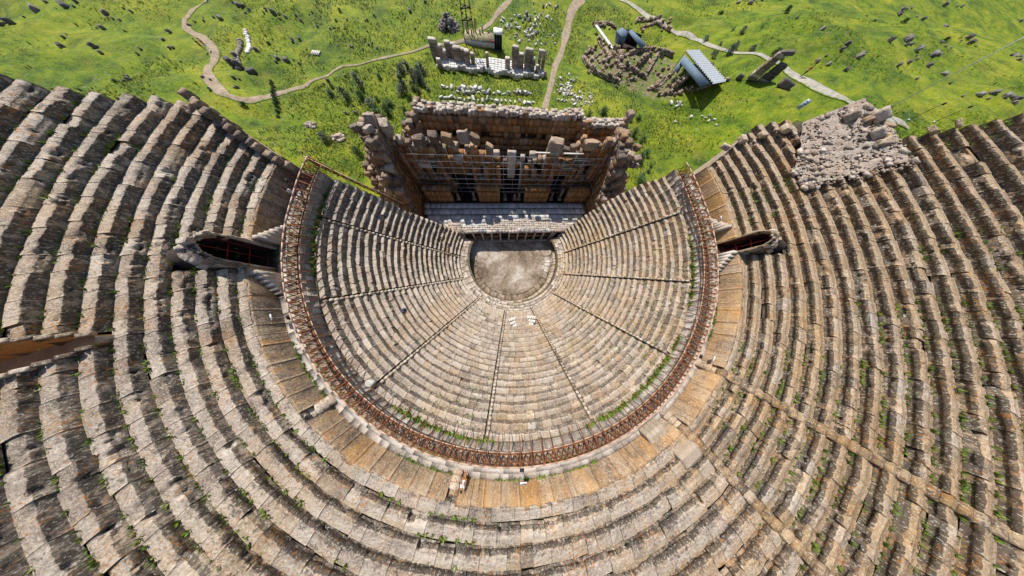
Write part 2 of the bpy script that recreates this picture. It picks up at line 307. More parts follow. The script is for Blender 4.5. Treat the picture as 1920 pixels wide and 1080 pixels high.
MARBLE_ROWS = [(-23.5,60.4),(-22.2,60.3),(-20.8,60.4),(-19.5,60.5),(-18.2,60.6),(-16.9,61.0),(-15.5,61.0),(-14.1,61.1),(-12.8,61.5),(-11.4,61.2),(-20.2,58.3),(-18.6,58.7),(-16.9,59.0),(-15.2,58.8),(-13.6,59.6),(-11.9,59.7),(-10.2,59.9),(-8.5,60.2),(-6.7,60.0),(-5.0,60.4),(-3.2,60.3),(-1.5,60.7),(-23.8,55.6),(-22.3,55.7),(-20.8,56.0),(-19.4,56.0),(-17.8,55.6),(-16.3,55.6),(-14.9,56.2),(-13.4,56.3),(-11.8,55.9),(-10.3,55.8),(-8.8,56.9),(-7.3,57.1),(-5.7,56.3),(-4.1,56.8),(-2.6,57.0),(-1.0,56.9),(0.6,56.8),(2.2,57.8),(3.8,56.8),(5.4,56.9),(7.0,57.7),(0.5,61.7),(1.4,61.7),(2.4,61.6),(3.3,61.6),(4.2,61.6),(5.2,61.6),(6.1,61.6)]
RUIN_LINES = [[(27.8,85.8),(28.8,80.7),(31.1,77.0),(35.0,74.5),(40.4,72.0)],[(27.8,85.8),(30.8,89.6),(33.5,90.7)],[(35.0,98.0),(36.5,87.0),(36.9,81.6)],[(39.9,88.7),(41.2,84.0),(40.8,76.4),(39.6,73.9)],[(44.8,85.6),(57.6,93.7),(64.2,87.5)],[(58.6,88.9),(51.5,77.0)],[(56.0,88.7),(47.6,79.6)],[(43.2,80.2),(52.5,75.8)],[(51.8,70.5),(57.1,72.2),(62.4,78.1)],[(54.8,67.6),(59.6,67.0)],[(59.0,67.4),(66.1,73.4)],[(63.7,65.7),(69.1,65.6),(74.1,65.4)],[(52.8,109.7),(60.0,109.2)],[(54.0,104.4),(60.6,107.0),(65.0,101.0)],[(34.9,107.4),(43.2,102.9)]]
RUBBLE = [(35.0,86.2),(36.6,87.0),(35.2,77.8),(34.9,78.8),(30.8,78.0),(31.3,88.5),(37.8,84.9),(31.4,90.4),(39.8,90.5),(29.1,76.8),(38.4,83.7),(31.0,78.3),(38.3,80.1),(35.3,82.2),(40.7,81.8),(30.9,90.6),(36.0,79.7),(36.4,79.5),(32.9,85.3),(32.6,85.4),(32.0,78.8),(31.6,88.6),(37.6,83.5),(32.7,76.8),(40.2,86.1),(31.1,83.9),(36.1,84.6),(36.0,80.3),(39.1,85.8),(37.8,89.8),(30.7,90.9),(30.2,79.5),(33.5,83.1),(35.0,87.4),(30.4,89.2),(39.4,84.1),(34.5,86.5),(37.7,79.8),(33.7,82.8),(33.7,81.9),(36.0,81.4),(39.5,76.8),(30.1,86.1),(30.0,86.2),(38.4,79.9),(53.4,88.0),(57.7,78.7),(45.7,74.8),(39.8,82.7),(59.5,90.3),(41.7,78.2),(55.5,79.1),(39.7,81.3),(55.9,83.2),(44.0,87.1),(44.4,72.1),(39.8,77.2),(59.1,76.3),(45.3,76.8),(41.4,78.2),(44.5,73.1),(58.0,75.3),(47.3,74.8),(61.6,82.3),(51.9,85.9),(41.0,74.9),(40.0,76.5),(41.2,75.7),(55.2,72.4),(47.7,80.6),(48.0,76.3),(59.2,88.8),(47.1,86.7),(44.1,75.4),(58.4,70.7),(40.3,79.4),(59.2,80.4),(46.7,75.0),(60.7,88.0),(51.8,86.3),(42.9,78.1),(44.4,74.3),(47.4,83.8),(54.2,84.3),(39.5,70.0),(43.3,84.2),(51.6,89.4),(59.4,89.7),(39.0,70.4),(50.3,72.9),(58.7,75.7),(39.3,75.8),(40.9,86.3),(59.6,84.8),(56.5,80.1),(57.0,78.2),(61.0,80.1),(57.5,74.1),(52.5,79.8),(48.7,77.2),(43.3,79.4),(54.4,83.5),(44.2,84.9),(56.4,73.4),(57.8,76.7),(58.9,71.1),(61.0,67.6),(59.6,70.5),(60.2,70.1),(61.2,65.8),(57.9,68.3),(54.9,70.0),(53.4,71.4),(55.7,71.6),(57.1,71.8),(52.7,71.1),(61.5,65.5),(57.1,71.0),(53.7,70.6),(58.7,66.6),(57.0,67.3),(59.9,65.7),(56.1,70.0),(35.6,105.2),(34.6,106.2),(35.6,105.7),(35.9,107.9),(37.7,104.5),(38.8,105.6),(38.4,104.8),(35.0,106.4),(39.8,104.3),(40.1,102.2),(34.4,107.5),(36.5,104.4),(38.2,103.5),(34.9,107.0),(54.4,104.7),(62.7,106.1),(65.9,107.1),(53.0,109.0),(62.1,101.9),(60.4,108.5),(61.6,108.5),(64.9,105.9),(54.4,110.4),(64.5,101.8),(54.6,102.8),(65.6,106.0),(53.7,110.6),(59.5,108.7),(55.5,109.0),(66.0,107.7)]
# ---------------------------------------------------------------- camera, sky, sun
R3 = [[0.9981228405436002, -0.011836305518031942, -0.0600890760193442], [0.0021592491937031904, 0.9873376010218342, -0.1586184076687467], [0.06120566009850896, 0.15819090833588711, 0.9855097684405634]]
cam_d = bpy.data.cameras.new('camera'); cam = bpy.data.objects.new('camera', cam_d); COL.objects.link(cam)
cam.matrix_world = Matrix.Translation((-2.261, -12.702, 31.994)) @ Matrix(R3).to_4x4()
cam_d.sensor_width = 36; cam_d.lens = 232.95/1920*36; cam_d.clip_start = .1; cam_d.clip_end = 3000
scene.camera = cam
SUN_AZ, SUN_EL = D(113), D(46)                       # azimuth counted from +x, anticlockwise
sd = Vector((math.cos(SUN_AZ)*math.cos(SUN_EL), math.sin(SUN_AZ)*math.cos(SUN_EL), math.sin(SUN_EL)))
sl = bpy.data.lights.new('sun', 'SUN'); so = bpy.data.objects.new('sun', sl); COL.objects.link(so)
sl.energy = 4.6; sl.angle = D(.53); sl.color = (1, .945, .86)
so.rotation_euler = sd.to_track_quat('Z', 'Y').to_euler()
w = bpy.data.worlds.new('World'); scene.world = w; w.use_nodes = True; nt = w.node_tree
sky = nt.nodes.new('ShaderNodeTexSky'); sky.sky_type = 'NISHITA'; sky.sun_disc = False
sky.sun_elevation = SUN_EL; sky.sun_rotation = PI/2 - SUN_AZ
bg = nt.nodes['Background']; nt.links.new(sky.outputs[0], bg.inputs[0]); bg.inputs[1].default_value = .09
vs = scene.view_settings; vs.view_transform = 'Standard'; vs.look = 'None'; vs.exposure = .5; vs.gamma = 1

# ---------------------------------------------------------------- ground
def make_terrain():
    mb = MB()
    def ax(lo, hi, c0, c1, fine, coarse):
        a = list(np.arange(lo, c0, coarse)) + list(np.arange(c0, c1, fine)) + list(np.arange(c1, hi+1, coarse)); return np.array(a)
    xs = ax(-520, 760, -160, 150, 1.25, 10); ys = ax(-60, 700, 4, 135, 1.25, 10)
    X, Y = np.meshgrid(xs, ys, indexing='ij'); Zz = terrain(X, Y)
    Zz = np.where((np.hypot(X, Y) < 33) & (Y < 26), -.6, Zz)
    Zz = np.where((Y < 8) & (np.hypot(X, Y) < 54), -.6, Zz)
    mb.add(np.stack([X, Y, Zz], -1), grid_faces(len(xs), len(ys))[:, ::-1])
    o = mb.build('ground', M['grass'], smooth_=True); tag(o, kind='structure')
make_terrain()
WOB = .35
def ribbon(name, pts, widths, mat, lift=.05, label=None, samples=8):
    p = np.array(pts, float); n = len(p); t = np.linspace(0, n-1, n*samples)
    i = np.clip(t.astype(int), 0, n-2); f = (t-i)[:, None]
    g = lambda k: p[np.clip(i+k, 0, n-1)]
    p0, p1, p2, p3 = g(-1), g(0), g(1), g(2)
    c = .5*((2*p1) + (-p0+p2)*f + (2*p0-5*p1+4*p2-p3)*f**2 + (-p0+3*p1-3*p2+p3)*f**3)
    d = np.gradient(c, axis=0); d /= np.linalg.norm(d, axis=1, keepdims=True); nn = np.stack([-d[:, 1], d[:, 0]], 1)
    wd = np.interp(t, np.linspace(0, n-1, len(widths)), widths)
    m = 11; u = np.linspace(-.5, .5, m)
    wob = 1 + WOB*vnoise(np.stack([t*1.7, t*0, t*0+3], 1)); wob2 = WOB*.6*wd*vnoise(np.stack([t*1.1, t*0+9, t*0], 1))
    xy = c[:, None] + nn[:, None]*((u[None]*(wd*wob)[:, None]) + wob2[:, None])[..., None]
    z = terrain(xy[..., 0], xy[..., 1]) + lift - .10*(np.abs(u)*2)[None]**4
    mb = MB(); eu = np.broadcast_to(np.abs(u)[None]*2, z.shape)**2.5; mb.add(np.concatenate([xy, z[..., None]], -1), grid_faces(len(t), m), np.stack([eu*0+.5, eu, eu*0+.5], -1).reshape(-1, 3))
    o = mb.build(name, mat, smooth_=True); tag(o, kind='structure'); return o
ribbon('dirt_path', PATH_DIRT[:15], [1.7, 1.8, 2.3, 2.4, 2.5, 2.4, 2.1], M['dirt'], .14)
ribbon('wheel_track', PATH_DIRT[14:20], [1.4, 1.0, 1.1, .9, .9, 1.0], M['dirt'], .14)
ribbon('field_path', PATH_DIRT[19:], [1.4, 1.8, 2.2, 2.6], M['dirt'], .14)
ribbon('gravel_path', PATH_GRAVEL, [2.6, 2.7, 3.0, 3.4, 5.2], M['dirt'], .14)
WOB = .10
ribbon('gravel_road', ROAD_FAR+[(79.5,79.),(84.,71.5)]+ROAD_NEAR, [3.8, 3.2, 2.8, 2.2, 1.6, 1.3, 1.4, 2.1, 2.4, 2.5, 2.4, 2.0], M['gravel'], .18)

# ---------------------------------------------------------------- seating
R0L, TL, HL, Z0L, NL = 13.34, .639, .559, 2.6, 23
ZD = 16.05                                              # diazoma level
R0U, TU, HU, Z0U, NU = 30.73, .949, .4234, 17.68, 22
def lr(k): return R0L + TL*k, Z0L + HL*k
def ur(n): return R0U + TU*n, Z0U + HU*n
PROF_L = np.array([(.035,-.64),(.03,-.48),(.02,-.30),(.008,-.15),(-.002,-.025),(.010,0),(.16,.003),(.34,.002),(.50,-.012),(.70,-.03)])
PROF_U = np.array([(.04,-.50),(.03,-.36),(.02,-.24),(.006,-.12),(-.002,-.025),(.012,0),(.22,.004),(.46,.003),(.68,0),(.80,-.02),(1.04,-.045)])
PROF_R = np.array([(.11,-.52),(.105,-.40),(.095,-.24),(.0,-.205),(-.002,-.02),(.010,0),(.20,.003),(.43,.002),(.45,-.004),(.47,-.05),(1.04,-.055)])
PROF_B = np.array([(.10,-.50),(.095,-.38),(.085,-.30),(.005,-.26),(-.002,-.03),(.014,0),(.20,.006),(.42,.004),(.60,-.006),(.80,-.03),(1.04,-.05)])
LIPW_L = np.array([.2,.4,.6,1.,1.2,1.2,.7,.5,.4,.2]); LIPW_U = np.array([.2,.4,.7,1.,1.3,1.3,1.,.7,.6,.4,.2])
def seat_row(R, z, pa, pb, L, na, prof, lipw, rough, tint, broken=.12, riser=.7, lip=0., chip=1.5):
    """one curved run of seat blocks from angle pa to pb (radians), each block jittered and chipped"""
    mb = MB(); n = max(1, int(round((pb-pa)*R/L))); e = seq(n, pa, pb); npf = len(prof)
    g = .007/R; B_ = n
    u = np.linspace(0, 1, na)
    ph = e[:-1, None] + g + (e[1:]-e[:-1]-2*g)[:, None]*u[None]            # (B,na)
    wav = fbm(np.stack([e[:-1]*R*.16, e[:-1]*0+R*.7, e[:-1]*0], 1), 2)[:, None, None]; miss = RNG.random((B_, 1, 1)) < .022; dR = RNG.normal(0, .022, (B_, 1, 1)) + .06*wav + miss*.05; dz = RNG.normal(0, .012, (B_, 1, 1)) + .03*wav - miss*.11
    tr = RNG.normal(0, .02, (B_, 1, 1))*(u[None, :, None]-.5)*2
    brk = (RNG.random((B_, 1, 1)) < broken)*RNG.uniform(.08, .30, (B_, 1, 1))
    rr = R + prof[:, 0][None, None] + dR + tr; zz = z + prof[:, 1][None, None] + dz + tr*.6
    rr, zz = np.broadcast_arrays(rr, zz); rr = rr.copy(); zz = zz.copy()
    rr += (RNG.random((B_, 1, 1)) < .05)*RNG.normal(0, .09, (B_, 1, 1))
    lw = lipw[None, None]
    X = rr*np.cos(ph)[..., None]; Y = rr*np.sin(ph)[..., None]
    P = np.stack([X, Y, zz], -1) + RNG.uniform(-50, 50, (B_, 1, 1, 1))
    n1 = fbm(P*1.7, 3); n2 = fbm(P*1.9+40, 3)
    rr += rough*n1*lw*.55; zz += rough*n2*lw*.32
    ero = np.clip(fbm(P*1.25+7, 3)-.30, 0, 1)*(.55+.9*np.abs(fbm(P*5.5+3, 2)))
    hf = fbm(P*6.+21, 2); rr += .012*hf*lw*chip; zz += .016*fbm(P*6.+55, 2)*lw*chip         # eaten edges
    lipz = np.array([0, 0, .2, .8, 1., 1., .55, .15] + [0]*(npf-8))[None, None]
    rr += ero*lipz*.42*chip + brk*lipz*.8; zz -= ero*lipz*.24*chip + brk*lipz*.55
    V = np.stack([rr*np.cos(ph)[..., None], rr*np.sin(ph)[..., None], zz], -1).reshape(-1, 3)
    base = (np.arange(B_)*na*npf)[:, None, None]
    f = grid_faces(na, npf)[None] + base
    cap0 = np.arange(npf)[None] + base[:, 0]; cap1 = (np.arange(npf)[::-1] + (na-1)*npf)[None] + base[:, 0]
    b = np.clip(RNG.normal(tint[0], .085, B_), 0, 1); w_ = np.clip(RNG.normal(tint[1], .2, B_), 0, 1); l_ = np.clip(RNG.normal(tint[2], .16, B_), 0, 1)
    c = np.repeat(np.stack([b, w_, l_], 1), na*npf, axis=0)
    c = c.reshape(B_, na, npf, 3); c[:, :, :5, 2] += riser; c[:, :, -2:, 1] += .2; c[:, :, 3:7, 2] += lip; c[:, :, 7:, 0] += lip*.5; c[:, :, :5, 0] -= .12; c = np.clip(c, 0, 1.6).reshape(-1, 3)  # risers: extra lichen plus a darker tone painted in to deepen their shade
    mb.add(V, [f.reshape(-1, 4), cap0, cap1], c)
    return mb
def seg_ranges(a, b, cuts):
    """interval a..b (degrees) minus the (lo, hi) cuts"""
    out = [(a, b)]
    for lo, hi in cuts:
        nx = []
        for s, t in out:
            if hi <= s or lo >= t: nx.append((s, t)); continue
            if lo > s: nx.append((s, lo))
            if hi < t: nx.append((hi, t))
        out = nx
    return [(s, t) for s, t in out if t-s > .25]
ST_L = [-179, -154.7, -128.4, -98.6, -71.8, -42.9, -18, 7.2]            # lower stairways
def endL(k): return np.interp(k, [0,3.4,9.4,13.2,18,21.2,22], [157,159,163.3,165.5,166.3,167.2,167.6])
def endR(k): return np.interp(k, [0,2.4,8.6,14.5,19.2,22.], [28.5,28.7,28.5,26.7,24.6,22.2])
LOWER_LABELS = ['wedge of lower grey seats next to the stage, left side, under the sloping rusty rail',
 'wedge of lower grey seats, second from the stage on the left side',
 'wedge of lower grey seats at left, weedy treads and a small dark bag',
 'wedge of lower grey seats left of the straight middle stairway',
 'narrow middle wedge of lower seats with the pale seat of honour at its foot',
 'wedge of lower seats, second to the right of the straight middle stairway',
 'wedge of lower tan seats at lower right beside the grey lamp housing',
 'wedge of lower tan seats, second from the stage on the right side',
 'wedge of lower tan seats next to the stage, right side, steepest shadows']
def build_lower():
    for i in range(9):
        hw = .30
        A0 = (-360+endL(0)) if i == 0 else ST_L[i-1]; B0 = ST_L[i] if i < 8 else endR(0)
        mid = D((A0+B0)/2); R, z = lr(8)
        root = empty('seating_wedge', (R*math.cos(mid), R*math.sin(mid), z-.5), LOWER_LABELS[i], 'seating', 'lower seating wedges')
        for k in range(NL):
            R, z = lr(k); d = math.degrees(hw/R)
            a = (-360+endL(k)) if i == 0 else ST_L[i-1]+d; b = ST_L[i]-d if i < 8 else endR(k)
            if i == 4 and k < 5: a_, b_ = a, b
            wm = .14 + .26*(i/8)
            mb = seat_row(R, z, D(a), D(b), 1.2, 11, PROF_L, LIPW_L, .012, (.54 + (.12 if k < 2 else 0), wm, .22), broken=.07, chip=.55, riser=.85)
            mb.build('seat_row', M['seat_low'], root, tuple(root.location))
    for i, s in enumerate(ST_L):
        mb = MB(); ph = D(s)
        for k in range(NL):
            R, z = lr(k)
            for q in range(2):
                rr = R - .30 + q*TL/2; zt = z - HL + .06 + q*HL/2 + HL*.25
                j = RNG.normal(0, .02)
                j += .10
                rock(mb, ((rr+.2)*math.cos(ph)-math.sin(ph)*j, (rr+.2)*math.sin(ph)+math.cos(ph)*j, zt-.16), (.31, .34, .40), ph+RNG.normal(0,.08), .05, .08, 2, rtint(.6, .3, .4, .2))
        sides = ['upper left, nearest the stage', 'left side, second from the stage', 'lower left, with a black shadow line', 'straight up the middle axis',
                 'just right of the middle axis', 'lower right, with a black shadow line', 'right side, second from the stage', 'upper right, nearest the stage']
        R, z = lr(0)
        o = mb.build('stairway', M['seat_low'], None, (R*math.cos(ph), R*math.sin(ph), z))
        tag(o, 'narrow worn stone stairway between lower seat wedges, '+sides[i], 'stairway', 'lower stairways')
build_lower()

# earth bank under all seats (shows only in the joints and gaps)
VOM = [(-166.8, 1.18), (-7.3, .92)]                                      # arched doorways: angle, half width
EXIT = (-155.4, 1.15)
def upper_cut(n):
    R, z = ur(n); cuts = []
    for ang, hw in VOM:
        if n < 4: d = math.degrees((hw+.42)/R); cuts.append((ang-d, ang+d))
    if n >= 6:
        d = math.degrees((EXIT[1]*np.interp(n, [6, 8, 14], [.55, 1., 1.15]))/R); cuts.append((EXIT[0]-d, EXIT[0]+d))
    if n in (7, 8): cuts.append((5.5, 9.5 if n == 7 else 14))
    if 9 <= n <= 12: cuts.append((5.6 + (n-6)*.25, 30))
    return cuts
ST_U = [(-132.3, .55), (-103., .5), (-56., .5), (-40.7, .5)]
def endLU(n): return float(np.interp(n, [0,5,7,9,11,21], [169.6,165.6,167.7,170.7,172.5,174]))
def endRU(n): return float(np.interp(n, [0,6,11,12.5,13.8,16,21], [17.3,21.7,17.0,12.6,8.9,8.1,7.0]))
def build_bank():
    mb = MB(); na = 361
    prof = [(11.05,2.12,0),(13.3,2.05,0)]
    for k in range(NL):
        R, z = lr(k); prof += [(R+.34, z-.62 if k == 0 else z-HL-.22, k), (R+.36, z-.24, k)]
    prof += [(28.55, lr(22)[1]-.10, 22), (28.6, ZD-.25, 22), (30.9, ZD-.25, 22)]
    prof = np.array(prof); t = np.linspace(0, 1, na)[:, None]
    def surf(a, b, prof, zz=None):
        ph = np.radians(a[None] + (b-a)[None]*t); return ph
    a = -360+endL(prof[:,2]); b = endR(prof[:,2]); a[-3:] = -191; b[-3:] = 20
    ph = surf(a, b, prof)
    V = np.stack([prof[None,:,0]*np.cos(ph), prof[None,:,0]*np.sin(ph), np.broadcast_to(prof[:,1], ph.shape)], -1)
    mb.add(V, grid_faces(na, len(prof)))
    ends = [(V[0], 'stage-side end wall of the lower seats on the left, below the sloping rail'), (V[-1], 'stage-side end wall of the lower seats on the right')]
    t = np.linspace(0, 1, 900)[:, None]; prof = [(30.95, ZD-.3, 0), (30.96, Z0U-.2, 0)]
    for n in range(NU):
        R, z = ur(n)
        if n: prof.append((R+.50, z-HU-.30, n))
        prof.append((R+.52, z-.30, n))
    prof.append((60, ur(NU-1)[1]-.1, NU-1)); prof = np.array(prof)
    a = np.array([-360+endLU(n) for n in prof[:,2]]); b = np.array([endRU(n) for n in prof[:,2]])
    ph = surf(a, b, prof)
    Zb = np.broadcast_to(prof[:,1], ph.shape).copy(); Re = np.broadcast_to(prof[:,0], ph.shape)
    for ang, hw in VOM:
        Zb = np.where((np.abs(ph-D(ang))*Re < hw+.35) & (Re < 35.2), ZD-.4, Zb)
    Zb = np.where((np.abs(ph-D(EXIT[0]))*Re < EXIT[1]*1.2) & (Re > 36.4), ur(5)[1]-.35, Zb)
    V = np.stack([Re*np.cos(ph), Re*np.sin(ph), Zb], -1)
    mb.add(V, grid_faces(900, len(prof)))
    o = mb.build('hillside', M['soil']); tag(o, kind='structure')
    ends += [(V[0], 'rough end wall of the upper seats on the left, facing the meadow'), (V[-1], 'rough end wall of the upper seats on the right, facing the meadow')]
    for E_, lab in ends:
        m2 = MB(); E2 = E_.copy(); nz = 12
        W = np.stack([np.concatenate([E2[:, :2], (E2[:, 2:]*(1-q) + -1.*q)], 1) for q in np.linspace(0, 1, nz)], 1)
        W[..., :2] += .12*np.stack([vnoise(W*.9), vnoise(W*.9+33)], -1)
        m2.add(W, grid_faces(len(E2), nz)); c = E_.mean(0)
        o = m2.build('end_wall', M['rubble'], None, (c[0], c[1], 0)); tag(o, lab, 'wall')
build_bank()
UP_LABELS = ['wedge of upper seats at far left between the vaulted doorway and the stage end',
 'wedge of large upper seats at left, cut by the sunken orange-walled passage', 'wedge of upper seats at bottom left, mottled with orange lichen',
 'wedge of upper seats at bottom middle, above the ochre slab wall', 'short wedge of upper seats at lower right between two close stairways',
 'wedge of upper tan seats at right, narrow ridges with black stained risers', 'wedge of upper seats at upper right, broken off by a bare rubble slope']
def build_upper():
    b_ = [None, VOM[0][0], ST_U[0][0], ST_U[1][0], ST_U[2][0], ST_U[3][0], VOM[1][0], None]
    for i in range(7):
        a0 = -360+endLU(4) if i == 0 else b_[i]; b0 = b_[i+1] if i < 6 else endRU(4)
        mid = D((a0+b0)/2); R, z = ur(6)
        root = empty('seating_wedge', (R*math.cos(mid), R*math.sin(mid), z-.4), UP_LABELS[i], 'seating', 'upper seating wedges')
        hwA = .46 if 4 <= i <= 5 else 0; hwB = .46 if 3 <= i <= 4 else 0
        for n in range(NU):
            R, z = ur(n)
            if i in (0, 1, 2) and n > 14: continue
            a = -360+endLU(n) if i == 0 else b_[i] + math.degrees(hwA/R)
            b = b_[i+1]-math.degrees(hwB/R) if i < 6 else endRU(n)
            if i == 3 and n > 9: continue
            for s, t in seg_ranges(a, b, upper_cut(n)):
                warm = .22 if i < 3 else .34 if i == 3 else .45
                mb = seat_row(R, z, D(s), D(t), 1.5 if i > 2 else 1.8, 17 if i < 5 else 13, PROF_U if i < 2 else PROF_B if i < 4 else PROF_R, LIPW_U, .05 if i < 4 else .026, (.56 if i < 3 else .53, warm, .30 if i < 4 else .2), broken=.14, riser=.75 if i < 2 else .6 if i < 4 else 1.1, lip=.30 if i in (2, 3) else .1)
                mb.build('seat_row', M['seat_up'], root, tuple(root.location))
    lab = ['recessed upper stairway at lower left with a dark shadowed side', 'upper stairway at bottom middle beside the standing visitor',
           'upper stairway at lower right, near the smooth pale block', 'long straight upper stairway running to the lower right corner']
    for i, (s, hw) in enumerate(ST_U):
        mb = MB(); ph = D(s); e = np.array([math.cos(ph), math.sin(ph)]); tt = np.array([-e[1], e[0]])
        for q in range(6):                                               # flight through the podium wall
            rr = 30.05+q*.30; zt = ZD + (q+1)*.265; c = e*rr
            rock(mb, (c[0], c[1], zt-.35), (.34, hw*2-.06, .7), ph, .03, .03, 2, rtint(.65, .5, .3, .12))
        for n in range(0, 0 if i < 2 else NU):
            R, z = ur(n)
            for q in range(2):
                rr = R+.35+q*TU/2; c = e*rr + tt*RNG.normal(0, .015); zt = z - .04 + q*HU*.5
                rock(mb, (c[0], c[1], zt-.26), (.50, hw*2*RNG.uniform(.85, 1.0), .55), ph+RNG.normal(0, .12), .06, .03, 3, rtint(.36, .45, .6, .22))
        R = 30.2
        o = mb.build('stairway', M['seat_up'], None, (e[0]*R, e[1]*R, ZD)); tag(o, lab[i], 'stairway', 'upper stairways')
build_upper()

# ---------------------------------------------------------------- diazoma: paving, kerb, podium wall, retaining wall
def ring_blocks(R1, R2, z0, z1, pa, pb, L, mat_tint, na=3, rough=.012, cuts=(), jit=.012, mb=None):
    mb = mb or MB()
    for s, t in seg_ranges(pa, pb, cuts):
        s, t = D(s), D(t); n = max(1, int(round((t-s)*R1/L))); e = seq(n, s, t)
        prof = np.array([(R1, z0), (R1, z0*.5+z1*.5), (R1+.015, z1-.03), (R1+.04, z1), ((R1+R2)/2, z1), (R2-.02, z1), (R2, z1-.04), (R2, z0)])
        u = np.linspace(0, 1, na); g = .004/R1
        ph = e[:-1,None] + g + (e[1:]-e[:-1]-2*g)[:,None]*u
        rr = prof[:,0][None,None] + RNG.normal(0, jit, (n,1,1)); zz = prof[:,1][None,None] + RNG.normal(0, jit, (n,1,1))*(prof[:,1] > z0+.01)
        rr, zz = [np.broadcast_to(a, (n, na, len(prof))).copy() for a in (rr, zz)]
        P = np.stack([rr*np.cos(ph)[...,None], rr*np.sin(ph)[...,None], zz], -1); rr += rough*fbm(P*2.1, 2); zz += rough*fbm(P*2.1+9, 2)
        V = np.stack([rr*np.cos(ph)[...,None], rr*np.sin(ph)[...,None], zz], -1).reshape(-1, 3); npf = len(prof)
        base = (np.arange(n)*na*npf)[:,None,None]; f = grid_faces(na, npf)[None] + base
        c0 = np.arange(npf)[None]+base[:,0]; c1 = (np.arange(npf)[::-1]+(na-1)*npf)[None]+base[:,0]
        tn = np.repeat(np.stack([rtint(*mat_tint) for _ in range(n)]), na*npf, axis=0)
        mb.add(V, [f.reshape(-1,4), c0, c1], tn)
    return mb
mb = ring_blocks(28.62, 29.02, ZD-.3, ZD-.01, -191, 18, 1.1, (.12,.9,.3,.06)); ring_blocks(29.04, 29.46, ZD-.3, ZD-.02, -191, 18, 1.3, (.15,.9,.3,.06), mb=mb); o = mb.build('walkway', M['concrete']); tag(o, kind='structure')
mb = ring_blocks(29.95, 30.52, ZD-.3, ZD-.02, -191, 18, 1.4, (.45,.4,.5,.16))
o = mb.build('outer_walkway', M['paving']); tag(o, kind='structure')
mb = ring_blocks(29.48, 29.93, ZD-.5, ZD+.012, -191, 19, 2.4, (.62,.25,.3,.1), rough=.008, jit=.004)
o = mb.build('kerb', M['paving'], None, (0, -28.8, ZD)); tag(o, 'pale curved stone kerb along the outside of the rusty railing', 'kerb')
mb = ring_blocks(28.34, 28.62, lr(22)[1]-.2, (lr(22)[1]+ZD)/2, -192, 22, 1.1, (.3,.4,.8,.2), rough=.03, jit=.03)
ring_blocks(28.36, 28.62, (lr(22)[1]+ZD)/2, ZD-.06, -192, 22, 1.3, (.35,.4,.8,.2), rough=.03, jit=.03, mb=mb)
o = mb.build('retaining_wall', M['paving'], None, (0, -28.4, lr(22)[1])); tag(o, 'low stone retaining wall below the railing, behind the topmost lower seats', 'wall')
vcuts = [(a-math.degrees((h+.3)/30.6), a+math.degrees((h+.3)/30.6)) for a, h in VOM]
scuts = [(a-math.degrees(h/30.6), a+math.degrees(h/30.6)) for a, h in ST_U]
PODL = ['podium wall of grey slabs at upper left, shaded, beside the two visitors', 'ochre podium wall at left between the dark doorway and a recessed stair',
        'ochre streaked podium wall at lower left up to the bottom middle stair', 'bright orange podium wall at bottom middle behind the white notice board',
        'short podium wall at lower right beside the smooth pale block', 'orange podium wall at right below the long straight stairway', 'pale podium wall at upper right beside the red gated doorway']
rng_p = [(-191, vcuts[0][0]), (vcuts[0][1], scuts[0][0]), (scuts[0][1], scuts[1][0]), (scuts[1][1], scuts[2][0]), (scuts[2][1], scuts[3][0]), (scuts[3][1], vcuts[1][0]), (vcuts[1][1], 17.5)]
for i, (a, b) in enumerate(rng_p):
    wt = (.3,.08,.6,.10) if i == 0 else (.40,.24,.55,.08) if i in (1, 2) else (.46,.40,.5,.09)
    mb = ring_blocks(30.52, 30.98, ZD-.3, Z0U-.03, a, b, 1.7, wt, na=9, rough=.03, jit=.010)
    m = D((a+b)/2); o = mb.build('podium_wall', M['podium'], None, (30.7*math.cos(m), 30.7*math.sin(m), ZD)); tag(o, PODL[i], 'wall', 'podium walls')

